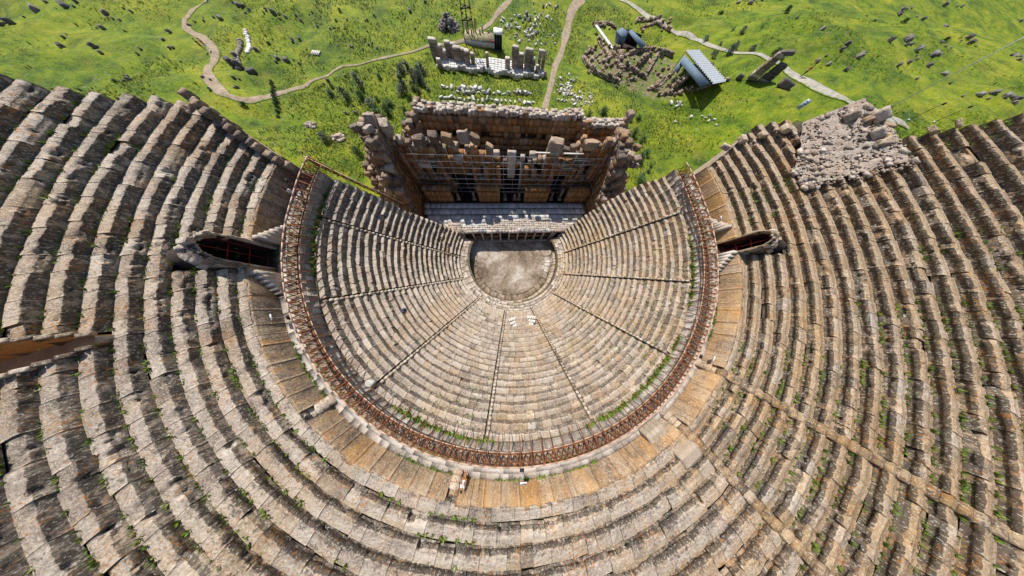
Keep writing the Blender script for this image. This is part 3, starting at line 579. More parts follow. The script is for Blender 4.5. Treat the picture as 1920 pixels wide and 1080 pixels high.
# ---------------------------------------------------------------- orchestra
OC = (-.75, -.1)
def orchestra():
    mb = MB(); n = 73; ph = np.linspace(-PI-.15, .25, n); rs = np.linspace(0, 8.95, 12)
    V = np.stack([OC[0]+rs[None]*np.cos(ph)[:,None], OC[1]+rs[None]*np.sin(ph)[:,None], np.zeros((n, 12))], -1)
    V[...,2] = .02*fbm(V*.8, 2); mb.add(V, grid_faces(n, 12)[:, ::-1])
    g = np.meshgrid(np.linspace(-12.4, 11.2, 30), np.linspace(-.6, 6.6, 10), indexing='ij')
    V = np.stack([g[0], g[1], -.03+0*g[0]], -1); V[...,2] += .015*fbm(V*.8, 2); mb.add(V, grid_faces(30, 10)[:, ::-1])
    o = mb.build('orchestra_floor', M['orchestra'], smooth_=True); tag(o, kind='structure')
    mb = MB()
    def ring(R1, R2, z0, z1, L, t):
        a = ring_blocks(R1, R2, z0, z1, -188, 10, L, t, na=4, rough=.02, jit=.02); V = a.v
        for v in V: v[:, 0] += OC[0]; v[:, 1] += OC[1]
        mb.v += V; mb.c += a.c; mb.f += [f+mb.n for f in a.f]; mb.n += a.n
    ring(8.95, 9.35, -.1, .16, 1.6, (.4,.5,.4,.1)); ring(9.35, 10.9, -.1, .06, 1.5, (.4,.55,.5,.1))
    o = mb.build('orchestra_gutter', M['orchestra'], None, (OC[0], OC[1]-9.5, 0)); tag(o, 'curved stone step and gutter round the orchestra floor', 'step')
    mb = MB()
    ring(10.95, 11.5, -.1, 1.2, 1.3, (.5,.5,.4,.18)); ring(10.93, 11.55, 1.2, 2.2, 1.1, (.5,.4,.45,.18))
    o = mb.build('orchestra_wall', M['seat_low'], None, (OC[0], OC[1]-11, 0)); tag(o, 'low curved stone wall round the orchestra below the seats', 'wall')
    mb = MB()
    for r1, r2 in ((11.5, 12.2), (12.2, 12.85), (12.85, 13.45)):
        a = ring_blocks(r1, r2, 1.8, 2.2-.02*(r1 > 12), -201, 27, 1.2, (.62,.3,.3,.18), na=4, jit=.015); mb.v += a.v; mb.c += a.c; mb.f += [f+mb.n for f in a.f]; mb.n += a.n
    o = mb.build('lower_walkway', M['seat_low']); tag(o, kind='structure')
    # seat of honour: a small pale exedra set into the middle wedge
    mb = MB(); c = np.array([14.8*math.cos(D(-84)), 14.8*math.sin(D(-84))])
    for k in range(5):
        R = 1.0+k*.34
        for a in np.linspace(D(-84)-1.45, D(-84)+1.45, 6+k):
            rock(mb, (c[0]+R*math.cos(a)*1.15, c[1]+R*math.sin(a), 3.25+k*.44), (.40, .62, .55), a, .05, .1, 3, rtint(.85, .45, .1, .12))
    for x in np.linspace(-1.2, 1.2, 4):
        for y in (-.4, .35): rock(mb, (c[0]+x, c[1]+y, 2.75), (.66, .7, .5), 0, .04, .06, 2, rtint(.9, .35, .1, .1))
    o = mb.build('seat_of_honour', M['kerb'], None, (c[0], c[1], 2.4)); tag(o, 'pale curved stone seat of honour at the foot of the middle wedge', 'stone seat')
orchestra()

# ---------------------------------------------------------------- vaulted doorways
def doorway(ang, hw, labels):
    ph = D(ang); er = np.array([math.cos(ph), math.sin(ph), 0]); et = np.array([-er[1], er[0], 0]); ez = np.array([0,0,1.])
    O = er*30.45 + ez*ZD
    root = empty('vaulted_doorway', tuple(O), labels[0], 'doorway', 'vaulted doorways')
    P = lambda t, r, z: O + et*t + er*r + ez*z
    sp = 4.0-hw
    NS = 13; su = np.array([.0,.05,.12,.3,.5,.7,.88,.95]); th = np.concatenate([[(-.42 + (PI+.84)*(k+u)/NS) for u in su] for k in range(NS)]); dq = [0, .8, 1.7, 2.6]
    dd = np.concatenate([[dq[m]+(dq[m+1]-dq[m])*u for u in (.0,.06,.35,.65,.94)] for m in range(3)]); nu, nd = len(th), len(dd)
    off = RNG.normal(0, .14, (NS, 3)); gu = np.where((np.tile(su, NS) < .04), -.09, 0); gd = np.where(np.tile(np.arange(5), 3) == 0, -.08, 0)
    def ring(r, d):                                                      # point on the stilted arch outline
        out = []
        for a in th:
            if a < 0: t, z = r, sp*(1+a/.42)
            elif a > PI: t, z = -r, sp*(1-(a-PI)/.42)
            else: t, z = r*math.cos(a), sp+r*math.sin(a)
            out.append(P(t, d, z - .34*d))
        return np.array(out)
    mb = MB(); V = np.stack([ring(hw+.27, d) for d in dd], 1)
    V += (.13*fbm(V*2.4, 3) + np.repeat(np.repeat(off, len(su), 0), 5, 1) + np.minimum(gu[:, None], gd[None]))[..., None]*np.stack([np.outer(np.cos(th), np.ones(nd))*et[k] + np.outer(np.clip(np.sin(th), -.2, 1), np.ones(nd))*ez[k] for k in range(3)], -1)
    tn = np.clip(np.stack([.5+2.5*np.repeat(np.repeat(off, len(su), 0), 5, 1), .35+.3*vnoise(V*1.1+9), .5+.3*vnoise(V*1.6+4)], -1), 0, 1).reshape(-1, 3)
    mb.add(V, grid_faces(nu, nd), tn)
    F = np.stack([V[:, 0], ring(hw+.12, -.04), ring(hw, 0.), ring(hw, .9)], 1); mb.add(F, grid_faces(nu, 4), (.5, .6, .45))
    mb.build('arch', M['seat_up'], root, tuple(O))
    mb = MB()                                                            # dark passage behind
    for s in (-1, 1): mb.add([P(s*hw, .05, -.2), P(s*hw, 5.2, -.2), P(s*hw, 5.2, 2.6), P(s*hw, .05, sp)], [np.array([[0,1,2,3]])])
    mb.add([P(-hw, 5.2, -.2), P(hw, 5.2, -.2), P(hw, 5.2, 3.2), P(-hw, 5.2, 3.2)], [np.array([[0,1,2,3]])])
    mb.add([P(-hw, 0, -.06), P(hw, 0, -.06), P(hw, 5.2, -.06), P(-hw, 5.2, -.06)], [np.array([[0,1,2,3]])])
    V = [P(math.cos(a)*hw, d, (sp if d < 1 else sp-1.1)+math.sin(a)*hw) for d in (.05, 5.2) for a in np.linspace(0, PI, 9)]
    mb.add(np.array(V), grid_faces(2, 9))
    mb.build('passage', M['darkshade'], root, tuple(O))
    mb = MB()
    for t in (-hw*.9, -.1, hw*.9): bar(mb, P(t, .7, 0), P(t, .7, sp+math.sqrt(max(0, hw*hw-t*t))-.15), .075)
    for z in (.15, 1.25, 2.35): bar(mb, P(-hw*.95, .7, z), P(hw*.95, .7, z), .06)
    mb.build('gate', M['red'], root, tuple(O))
doorway(*VOM[0], ['dark vaulted stone doorway at left with a dark red gate inside'])
doorway(*VOM[1], ['vaulted stone doorway at right with a bright red gate and an orange soffit'])
def side_stair(ang, sgn, label):
    mb = MB()
    for q in range(6):
        a = D(ang) + sgn*q*.42/30.2; r = 30.2; h = (q+1)*.27
        rock(mb, (r*math.cos(a), r*math.sin(a), ZD+h/2), (.62, .44, h), a, .02, .03, 2, rtint(.6, .5, .35, .12))
    a = D(ang); o = mb.build('stone_steps', M['stair'], None, (30.2*math.cos(a), 30.2*math.sin(a), ZD)); tag(o, label, 'steps', 'small steps beside the doorways')
side_stair(-174.5, 1, 'small flight of grey steps against the podium wall, above the dark left doorway')
side_stair(-158.6, -1, 'small flight of brown steps against the podium wall, below the dark left doorway')
side_stair(2.2, -1, 'small flight of steps against the podium wall, above the red gated right doorway')
side_stair(-13.4, 1, 'small flight of orange steps against the podium wall, below the red gated right doorway')

# sunken passage cut through the upper seats at far left
def exit_passage():
    ph = D(EXIT[0]); er = np.array([math.cos(ph), math.sin(ph), 0]); et = np.array([-er[1], er[0], 0]); zf = ur(5)[1]-.1
    O = er*36.3 + np.array([0,0,zf])
    root = empty('sunken_passage', tuple(O), 'deep sunken passage with smooth orange side wall cutting the upper seats at far left', 'passage')
    hw = lambda d: EXIT[1]*np.interp(d, [0, .6, 2, 8], [.22, .5, .9, 1.15])
    ds = np.concatenate([np.arange(0, 3.1, .5), [4, 5, 7, 9, 12, 15]])
    top = lambda d: Z0U + HU*(5.9 + d/TU) - zf + .05
    for s, nm in ((-1, 'side_wall'), (1, 'side_wall')):
        mb = MB(); V = []
        for d in ds:
            for z in np.linspace(-.3, top(d), 6):
                for _ in (0,): V.append(O + er*d + et*s*(hw(d)+.02*vnoise(np.array([d, z, s]))) + np.array([0,0,z]))
        mb.add(np.array(V), grid_faces(len(ds), 6), (.55, .8, .2)); mb.build(nm, M['podium'], root, tuple(O))
        mb = MB()
        for i in range(len(ds)-1):
            d = (ds[i]+ds[i+1])/2; p_ = O + er*d + et*s*(hw(d)+.16) + np.array([0,0,top(d)])
            rock(mb, p_, (ds[i+1]-ds[i]-.02, .30, .22), ph, .08, .12, 3, rtint(.55, .2, .6), tilt=(0, -math.atan(HU/TU)))
        mb.build('coping', M['seat_up'], root, tuple(O))
    mb = MB(); V = np.array([O + er*d + et*t*hw(d) for d in ds for t in (-1, 1)]); mb.add(V, grid_faces(len(ds), 2)); mb.build('passage_floor', M['dirt'], root, tuple(O))
    mb = MB(); w_ = hw(0)
    mb.add([O+et*w_-[0,0,.3], O-et*w_-[0,0,.3], O-et*w_+[0,0,top(0)], O+et*w_+[0,0,top(0)]], [np.array([[0,1,2,3]])], (.5,.2,.6)); mb.build('end_wall', M['seat_up'], root, tuple(O))
exit_passage()
# ---------------------------------------------------------------- railing of rusted steel along the walkway
RF = 28.22
def railing():
    root = empty('safety_railing', (0, -RF, ZD), 'long curved rusty steel railing with crossed bars round the walkway edge', 'railing')
    h = 1.12; a0, a1 = D(-193.5), D(21.5); nb = 88; st = (a1-a0)/nb
    def arc(name, R, z, r, mat):
        mb = MB()
        for i in range(nb):
            A = a0+st*i; B_ = A+st; fl = lambda p: R + .55*np.clip((abs(math.degrees(p)+86)-95)/12, 0, 1)
            tube(mb, (fl(A)*math.cos(A), fl(A)*math.sin(A), z), (fl(B_)*math.cos(B_), fl(B_)*math.sin(B_), z), r, 5)
        mb.build(name, mat, root, tuple(root.location))
    arc('top_rail', RF+.03, ZD+h, .062, M['rail']); arc('bottom_rail', RF-.06, ZD+.10, .055, M['rust']); arc('bottom_rail', RF-.20, ZD+.06, .045, M['rail'])
    def protos(proto_angle):
        c = lambda a, R, z: np.array([R*math.cos(a), R*math.sin(a), z])
        mb = MB(); mid = st/2
        bar(mb, c(0, RF, ZD), c(0, RF, ZD+h), .05)
        bar(mb, c(0, RF, ZD+.1), c(mid, RF, ZD+h), .065); bar(mb, c(mid, RF, ZD+h), c(st, RF, ZD+.1), .065)
        bar(mb, c(0, RF, ZD+h), c(mid, RF, ZD+.1), .065); bar(mb, c(mid, RF, ZD+.1), c(st, RF, ZD+h), .065)
        bar(mb, c(mid, RF, ZD+.1), c(mid, RF, ZD+h), .03)
        m2 = MB(); tube(m2, c(0, RF+.02, ZD+h-.10), c(0, RF-1.5, ZD-.02), .085, 5, r2=.04); tube(m2, c(0, RF-1.5, ZD-.02), c(0, RF-1.56, ZD-.4), .04, 5, r2=.02)
        return mb, m2
    m1, m2 = protos(0)
    p1 = m1.build('lattice_panel', M['rust']); p2 = m2.build('stay', M['rust'])
    first = True
    for i in range(nb):
        A = a0+st*i
        for p in (p1, p2):
            o = p if first else p.copy()
            if not first: COL.objects.link(o)
            o.parent = root; o.matrix_parent_inverse = Matrix.Translation(-Vector(root.location)); o.location = (0, 0, 0); o.rotation_euler.z = A
            fl = .55*np.clip((abs(math.degrees(A)+86)-95)/12, 0, 1); o.location = (fl*math.cos(A), fl*math.sin(A), 0)
        first = False
railing()
def slope_rail(a, b, label, n=14):
    a = np.array(a, float); b = np.array(b, float); root = empty('safety_railing', tuple(a), label, 'railing')
    up = np.array([0,0,1.05])
    for nm, z, m, r in (('top_rail', 1.05, 'rail', .06), ('bottom_rail', .15, 'rust', .05)):
        mb = MB(); tube(mb, a+[0,0,z], b+[0,0,z], r, 5); mb.build(nm, M[m], root, tuple(a))
    for i in range(n):
        p = a+(b-a)*i/n; q = a+(b-a)*(i+1)/n; mb = MB(); mid = (p+q)/2
        bar(mb, p, p+up, .06); bar(mb, p+[0,0,.15], mid+up, .06); bar(mb, mid+up, q+[0,0,.15], .06); bar(mb, p+up, mid+[0,0,.15], .06); bar(mb, mid+[0,0,.15], q+up, .06)
        mb.build('lattice_panel', M['rust'], root, tuple(a))
slope_rail((-28.6, 6.75, ZD), (-20.8, 6.1, 9.7), 'rusty railing sloping down along the stage-side end of the left seats')

# ---------------------------------------------------------------- stage building
SA = D(3.4); SO = np.array([-1.25, 6.05, 0]); SX = np.array([math.cos(SA), math.sin(SA), 0]); SYv = np.array([-SX[1], SX[0], 0])
def SW(x, y, z): return SO + SX*x + SYv*y + np.array([0,0,float(z)])
ZS = 3.6
def ashlar(x0, x1, y, z0, top, depth=.7, course=.72, L=1.15, holes=(), face=-1, mb=None, axis='x', tint=(.5,.6,.5,.25), rough=.03, jit=.05):
    """courses of squared blocks from x0 to x1; top is a function of x; holes are (x0, x1, z0, z1)"""
    mb = mb or MB(); z = z0; k = 0
    zmax = max(top(x) for x in np.linspace(x0, x1, 60))
    while z < zmax:
        hgt = course*RNG.uniform(.85, 1.15); n = max(1, int(round((x1-x0)/L))); e = seq(n, x0, x1)
        for i in range(n):
            a, b = e[i], e[i+1]; m = (a+b)/2
            if z+hgt*.5 > top(m)+RNG.normal(0, .12): continue
            if any(hx0 < m < hx1 and hz0 < z+hgt/2 < hz1 for hx0, hx1, hz0, hz1 in holes): continue
            j = RNG.normal(0, jit); d = depth
            c = SW(m, y+j, z+hgt/2) if axis == 'x' else SW(y+j, m, z+hgt/2)
            rock(mb, c, ((b-a)-.045, d, hgt-.04), SA if axis == 'x' else SA+PI/2, rough, .03, 2, rtint(*tint))
        z += hgt; k += 1
    return mb
def stage():
    root = empty('stage_building', tuple(SW(0, 10, 0)), 'roofless ruined stage building of burnt orange blocks facing the seats', 'ruin')
    L = tuple(root.location); B_ = lambda mb, nm, m: mb.build(nm, M[m], root, L)
    # stage floor: three strips of slabs with open slots between
    mb = MB()
    for (y0, y1, dz, ny) in ((.05, 4.75, 0, 4), (5.05, 6.5, -.02, 1), (6.8, 8.2, -.04, 1)):
        for r in range(ny):
            ya, yb = y0+(y1-y0)*r/ny, y0+(y1-y0)*(r+1)/ny
            hwid = 20.6 if y0 > 4 else np.interp((ya+yb)/2, [0, 4.7], [15.5, 20.4])
            e = seq(int(hwid*2/1.35), -hwid, hwid)
            for a, b in zip(e[:-1], e[1:]):
                box(mb, SW((a+b)/2, (ya+yb)/2, ZS-.15+dz+RNG.normal(0, .006)), (b-a-.012, yb-ya-.012, .3), SA, rtint(.5, .25, .3, .16))
    B_(mb, 'stage_floor', 'stagefloor')
    mb = MB(); box(mb, SW(0, 4.4, ZS-1.6), (43, 8.6, .3), SA); box(mb, SW(0, 12, .6), (47, 9, .3), SA); B_(mb, 'substructure', 'darkshade')
    # proscenium: plinth, pilasters, niches
    edges = np.linspace(-11.4, 11.4, 11); mb = MB()
    for i in range(10):
        a, b = edges[i], edges[i+1]; door = i == 4
        arch = i in (1, 3, 4+0, 5, 6, 8) and not door
        back = .95 if not door else 3.
        pts = []
        w_ = b-a-.5; c = (a+b)/2
        # side reveals, back and head of the niche
        box(mb, SW(c, .95, 2.95), (b-a, .5, .62), SA, (.5,.6,.3)) if not arch else None
        na = 8; hw = w_/2; zs = 2.65-hw*.75 if arch else 2.62
        if arch:
            for k in range(na):
                t0, t1 = PI*k/na, PI*(k+1)/na
                q = [(c+hw*math.cos(t0), zs+hw*.75*math.sin(t0)), (c+hw*math.cos(t1), zs+hw*.75*math.sin(t1)), (c+hw*math.cos(t1), 3.25), (c+hw*math.cos(t0), 3.25)]
                V = [SW(x, y, z) for y in (.28, 1.2) for x, z in q]; mb.add(V, np.array([[0,1,2,3],[7,6,5,4],[0,4,5,1],[2,6,7,3]]), (.5,.55,.3))
        for x in (a+.12, b-.12): box(mb, SW(x, .74, 1.6), (.24, .92, 3.3), SA, rtint(.5, .6, .4, .1))
        if not door: box(mb, SW(c, .78, 1.6), (b-a, .25, 3.3), SA, rtint(.6, .8, .2, .1))
    pw = B_(mb, 'proscenium_wall', 'podium')
    mb = MB()
    for i in range(10):
        if i == 4: continue
    for x in edges:
        m2 = MB(); tube(m2, SW(x, .10, .3), SW(x, .10, 3.05), .20, 8, (.8,.4,.1)); box(m2, SW(x, .16, 3.12), (.5, .5, .16), SA, (.7,.3,.1)); box(m2, SW(x, .16, .2), (.52, .52, .24), SA, (.7,.3,.1))
        m2.build('column', M['kerb'], pw, L)
    mb = MB()
    for e in (seq(22, -11.7, 11.7),):
        for a, b in zip(e[:-1], e[1:]):
            rock(mb, SW((a+b)/2, .35+RNG.normal(0, .05), 3.42), (b-a-.02, .95+RNG.normal(0, .05), .36), SA, .03, .05, 2, rtint(.75, .35, .2, .15))
            box(mb, SW((a+b)/2, -.35, .1), (b-a-.02, .6, .26), SA, rtint(.5, .2, .3, .12))
    mb.build('cornice', M['capstone'], pw, L)
    # broken paving along the stage front, in place of lost slabs
    mb = MB()
    for x in np.arange(-15.5, 17, .62):
        for y in np.arange(.9, np.interp(x, [-16, -8, -5, 9, 17], [1.4, 1.8, 2.8, 3.9, 2.0]), .5):
            if RNG.random() < .97: rock(mb, SW(x+RNG.normal(0, .03), y+RNG.normal(0, .03), ZS+.0+RNG.normal(0, .015)), (.56, .44, .14), SA+RNG.normal(0, .06), .04, .1, 2, rtint(.75, .35, .2, .18))
    B_(mb, 'rough_paving', 'capstone')
    # side passages beside the proscenium
    for s in (-1, 1):
        mb = MB()
        for x in (12.0, 14.6):
            ashlar(-.2, 2.6, s*x, 0, lambda q: 3.4, .6, .6, 1.0, axis='y', mb=mb, tint=(.5,.45,.5,.2))
        for y in (.3, 1.3, 2.3): rock(mb, SW(s*13.3, y, 3.45), (3.2, .9, .4), SA, .04, .05, 3, rtint(.65, .35, .3))
        if s < 0: mb2 = mb
        B_(mb, 'side_door', 'capstone')
    # lower storey: four projecting podiums and the door openings between
    for a, b in ((-19.3,-13.5), (-7.2,-1.9), (4.2,10.3), (15.1,20.8)):
        mb = ashlar(a, b, 9.0, ZS-.3, lambda x: 6.7, .9, 1.5, 1.0, tint=(.5,.95,.25,.12), rough=.015, jit=.02)
        for x in np.arange(a+.5, b, 1.05): rock(mb, SW(x, 9.0, 6.85), (1.0, 1.25, .3), SA, .04, .05, 2, rtint(.4, .5, .5))
        B_(mb, 'podium', 'ashlar')
    for x in (-12.3, -8.4, -.6, 1.5+.4, 3.0, 11.6, 13.9):
        mb = MB(); tube(mb, SW(x, 9.5, ZS), SW(x, 9.5, ZS+RNG.uniform(1.2, 2.8)), .36, 10, rtint(.35, .2, .6, .1), r2=.32); box(mb, SW(x, 9.3, ZS+.15), (.9, .9, .3), SA, (.5,.3,.5))
        B_(mb, 'column', 'wingstone')
    # main wall of the front, ragged on top
    tops = np.array([[-22.5,14.2],[-19,13.0],[-17,12.0],[-15.5,13.0],[-14,12.4],[-12.5,12.0],[-10.5,12.8],[-9,11.9],[-7.5,12.2],[-4,12.2],[-2.5,11.2],[-.5,10.2],[2,9.9],[5,10.2],[8,10.9],[9.5,12.6],[12,12.2],[14.5,11.8],[16.5,12.6],[19,13.2],[21,14.0],[23,14.6]])
    top = lambda x: np.interp(x, tops[:,0], tops[:,1]-.35)
    doors = [(-12.9,-7.9,ZS-1,8.2), (-1.4,3.6,ZS-1,9.6), (10.9,14.4,ZS-1,8.2), (-18.8,-15.4,7.4,9.8), (-6.6,-4.9,7.4,9.6), (5.6,8.0,7.4,9.8), (17,19,7.4,9.8), (-12,-9.5,10.6,11.8), (11.5,13.6,10.4,11.6)]
    mb = ashlar(-22.5, 22.8, 12.3, ZS-.6, top, 1.3, .78, 1.2, holes=doors, tint=(.5,.72,.45,.3))
    fw = B_(mb, 'front_wall', 'ashlar')
    for z_, pr, keep in ((7.35, 1.0, .8), (10.35, .8, .55)):
        for x in np.arange(-21, 21.5, 1.0):
            if RNG.random() < keep and z_ < top(x)-.8 and not any(a < x < b and z0 < z_ < z1 for a, b, z0, z1 in doors):
                mb = MB(); rock(mb, SW(x, 11.4+RNG.normal(0, .1), z_), (RNG.uniform(.7, 1.05), pr*RNG.uniform(.7, 1.2), RNG.uniform(.25, .45)), SA+RNG.normal(0, .05), .08, .1, 3, rtint(.45, .4, .5)); mb.build('ledge_stone', M['capstone'], fw, L)
    for x in (-20.2, -16.5, -13.6, -7.2, -4.6, -2.0, 4.2, 6.0, 8.4, 10.2, 15.0, 16.6, 19.4):
        mb = MB(); z = 6.9; zt = min(top(x)-.2, RNG.uniform(8.8, 11.6))
        while z < zt:
            c = RNG.uniform(.55, .85); rock(mb, SW(x+RNG.normal(0, .04), 11.3, z+c/2), (RNG.uniform(.8, 1.1), 1.0, c-.02), SA+RNG.normal(0, .04), .05, .06, 3, rtint(.45, .7, .5)); z += c
        mb.build('pier', M['ashlar'], fw, L)
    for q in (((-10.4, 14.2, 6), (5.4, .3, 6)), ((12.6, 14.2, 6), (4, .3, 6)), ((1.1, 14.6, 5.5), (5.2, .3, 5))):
        mb = MB(); box(mb, SW(*q[0]), q[1], SA); mb.build('door_shade_panel', M['darkshade'], fw, L)
    mb = MB(); box(mb, SW(0, 13.6, 8.6), (42, .2, 3.2), SA); mb.build('niche_shade_panel', M['darkshade'], fw, L)  # dark panels behind doors and niches, shade painted as colour
    for a, b, z in ((-12.9,-7.9,8.1), (10.9,14.4,8.1)):
        mb = MB(); rock(mb, SW((a+b)/2, 12.2, z+.35), (b-a+.6, 1.5, .7), SA, .03, .05, 4, rtint(.5, .7, .4)); mb.build('lintel', M['ashlar'], fw, L)
    mb = MB(); rock(mb, SW(.85, 11.7, 9.7), (1.7, .6, 5.0), SA, .03, .05, 4, (.8,.2,.2)); mb.build('marble_jamb', M['capstone'], fw, L)
    mb = MB(); tube(mb, SW(3.0, 11.2, ZS), SW(3.0, 11.2, 11.2), .30, 10, (.45,.2,.4), r2=.26); rock(mb, SW(3.0, 11.2, 11.5), (.9,.9,.7), SA, .08, .3, 3); B_(mb, 'column', 'capstone')
    # upper walls set back in two steps, ledges with fallen pieces
    for x in np.arange(-21.5, 22.4, 1.05):
        if RNG.random() < .8:
            mb = MB(); rock(mb, SW(x, 12.3+RNG.normal(0, .2), top(x)+.25), (RNG.uniform(.7, 1.25), RNG.uniform(.9, 1.5), RNG.uniform(.4, .9)), SA+RNG.normal(0, .12), .08, .08, 3, rtint(.5, .35, .5)); mb.build('top_stone', M['wingstone'], fw, L)
    for x, z, sx, sy, sz in ((-22.2,15.6,1.8,1.8,1.9), (-20.6,14.8,1.5,1.6,1.5), (-15.9,13.2,2.4,1.5,1.5), (-13.6,13.8,1.9,1.6,1.4), (-10.9,13.9,2.3,1.6,1.5), (-7.9,14.0,2.0,1.5,1.6), (-5.9,13.9,2.0,1.5,1.5), (-3.4,12.8,1.8,1.4,1.0),
                             (9.3,13.0,2.5,1.7,2.2), (13.4,13.0,1.9,1.4,1.3), (16.6,13.5,3.4,1.7,1.5), (19.8,14.2,2.0,1.8,1.5), (22.2,14.9,1.8,1.9,1.8), (23.0,13.6,1.5,1.6,1.5)):
        mb = MB(); k_ = RNG.uniform(.62, .92); rock(mb, SW(x+RNG.normal(0, .2), 12.2, z-.25-(1-k_)*.7), (sx*k_*RNG.uniform(.8, 1.25), sy*k_, sz*k_), SA+RNG.normal(0, .18), .11, .14, 6, rtint(.45, .4, .6, .15), tilt=(RNG.normal(0, .12), RNG.normal(0, .14))); mb.build('top_block', M['wingstone'], fw, L)
    for x, z, y, w_ in ((-9.8,11.2,11.2,1.9), (-16.8,9.9,11.1,2.3), (5.0,12.0,11.2,1.4), (-2.2,12.0,11.3,1.2)):
        mb = MB(); rock(mb, SW(x, y, z), (w_, .9, .7), SA, .07, .15, 3, rtint(.7, .35, .3)); B_(mb, 'entablature_piece', 'capstone')
    # rear wall
    hx = [(-13.4,.8), (-10.0,.9), (-4.3,.9), (-1.4,.8), (3.3,.9), (5.4,.9), (8.2,1.0), (10.2,.9)]
    holes = [(x-w_/2-.3, x+w_/2+.3, 11.0, 12.3) for x, w_ in hx]
    topb = lambda x: np.interp(x, [-16.2, -10, 0, 10, 14.4, 15.2, 24.3], [14.3, 14.45, 14.4, 14.2, 14.6, 13.4, 13.5])
    mb = ashlar(-16.2, 24.3, 16.6, 0, topb, .8, .92, 1.15, holes=holes, tint=(.52,.62,.5,.33)); ashlar(-16.2, 24.3, 17.55, 0, lambda x: topb(x)-.1, .9, .92, 1.3, tint=(.5,.4,.5,.2), mb=mb)
    rw = B_(mb, 'rear_wall', 'ashlar')
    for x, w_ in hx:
        mb = MB(); box(mb, SW(x, 17.08, 11.65), (w_+.7, .12, 1.5), SA); mb.build('hole_shade_panel', M['darkshade'], rw, L)  # dark panel at the back of each hole, its shade painted on
    mb = MB()
    for x in np.arange(-16, 24.3, .62):
        for y in (16.5, 17.1, 17.75):
            rock(mb, SW(x+RNG.normal(0, .08), y+RNG.normal(0, .06), topb(x)+RNG.uniform(-.02, .25)), (RNG.uniform(.5, .95), RNG.uniform(.5, .8), RNG.uniform(.3, .75)), SA+RNG.normal(0, .25), .10, .3, 3, rtint(.66, .35, .4))
    mb.build('wall_top', M['capstone'], rw, L)
    mb = ashlar(12.4, 16.2, 15.2, 0, lambda y: np.interp(y, [12.4, 16.2], [9.5, 13.8]), .9, .8, 1.0, axis='y')
    for q in range(16): rock(mb, SW(15.2+RNG.normal(0, .5), RNG.uniform(13, 17), RNG.uniform(10.5, 14)), (1.0, .9, .8), RNG.uniform(0, 3), .12, .35, 3, rtint(.75, .3, .3))
    B_(mb, 'cross_wall', 'ashlar')
    mb = ashlar(15.5, 18.0, 24.2, 0, lambda y: np.interp(y, [15.5, 18], [13.4, 14.8]), 1.2, .8, 1.0, axis='y', tint=(.5,.7,.4,.2)); rock(mb, SW(24.3, 17.4, 14.7), (1.2, 1.4, .7), .3, .08, .06, 4, (.5,.3,.5)); B_(mb, 'corner_pier', 'wingstone')
    mb = MB()                                                            # collapsed left end of the rear wall
    for xx in np.arange(-23, -15.8, .95):
        for y in np.arange(15.2, 20, .95):
            zt = np.interp(xx, [-23, -20, -16], [4.5, 11., 14.6]) - 1.1*abs(y-17.2)*np.interp(xx, [-22, -16], [1.2, .3]) + 1.2*float(vnoise(np.array([xx*.6, y*.6, 8.]))); z = max(.2, zt-3.)
            while z < zt:
                c = RNG.uniform(.5, .9); k_ = RNG.uniform(.8, 1.2); rock(mb, SW(xx+RNG.normal(0, .12), y+RNG.normal(0, .12), z+c/2), (1.0*k_, .95*k_, c), RNG.uniform(0, 3), .08, .03, 3, rtint(.42, .4, .6, .25)); z += c
    B_(mb, 'collapsed_end', 'wingstone')
    # wing walls at both sides, falling towards the seats
    for s in (-1, 1):
        tp = (lambda y: np.interp(y, [1.5, 3, 6, 9, 13], [3.9, 4.6, 8.6, 13.2, 14.2])) if s < 0 else (lambda y: np.interp(y, [1.5, 3, 6, 9, 13], [3.8, 4.6, 9.2, 12.4, 13.6]))
        mb = ashlar(1.5, 13, s*21.9, 0, tp, 1.0, .85, 1.3, axis='y', tint=(.5,.8,.35,.2)); ashlar(1.5, 13, s*23.0, 0, lambda y: tp(y)+.1, 1.1, .85, 1.3, axis='y', mb=mb)
        B_(mb, 'wing_wall', 'ashlar')
        mb = MB()                                                        # stepped ruined mass behind each wing wall
        for y in np.arange(2.2, 14.5, 1.05):
            for xx in np.arange(21.6, 27.4, 1.05):
                zt = tp(min(y, 12.5)) + 1.0 - max(0, xx-23.2)*np.interp(y, [2, 8, 14], [.5, 1.0, 1.5]) + 1.3*float(vnoise(np.array([xx*.45, y*.5, s*4.])))
                if xx > 24.5 and y < 5: continue
                z = max(.2, zt-2.6)
                while z < zt:
                    c = RNG.uniform(.6, .95); k_ = RNG.uniform(.85, 1.25); rock(mb, SW(s*xx+RNG.normal(0, .08), y+RNG.normal(0, .08), z+c/2), (1.05*k_, 1.0*k_, c), SA+RNG.normal(0, .07), .06, .02, 3, rtint(.3, .5, .7, .22)); z += c
        for q in range(9): rock(mb, SW(s*RNG.uniform(21.5, 25), RNG.uniform(7, 12.5), tp(10)+RNG.uniform(.6, 1.8)), RNG.uniform(.7, 1.2, 3)*[1.3, 1, .7], RNG.uniform(0, 3), .08, .04, 4, rtint(.45, .42, .6), tilt=(RNG.normal(0, .2), RNG.normal(0, .2)))
        B_(mb, 'wing_mass', 'wingstone')
        mb = ashlar(21.5, 27.5, 14.3, 0, lambda x: 11.5-(x-21.5)*1.1, .9, .9, 1.3, tint=(.4,.5,.6,.2)) if s > 0 else ashlar(-27.5, -21.5, 14.3, 0, lambda x: 11.5+(x+21.5)*1.1, .9, .9, 1.3, tint=(.4,.5,.6,.2))
        ashlar(2.2, 14.3, s*27.3, 0, lambda y: 6.5+.15*y, .9, .9, 1.3, axis='y', mb=mb, tint=(.4,.5,.6,.2))
        B_(mb, 'outer_wall', 'ashlar')
stage()
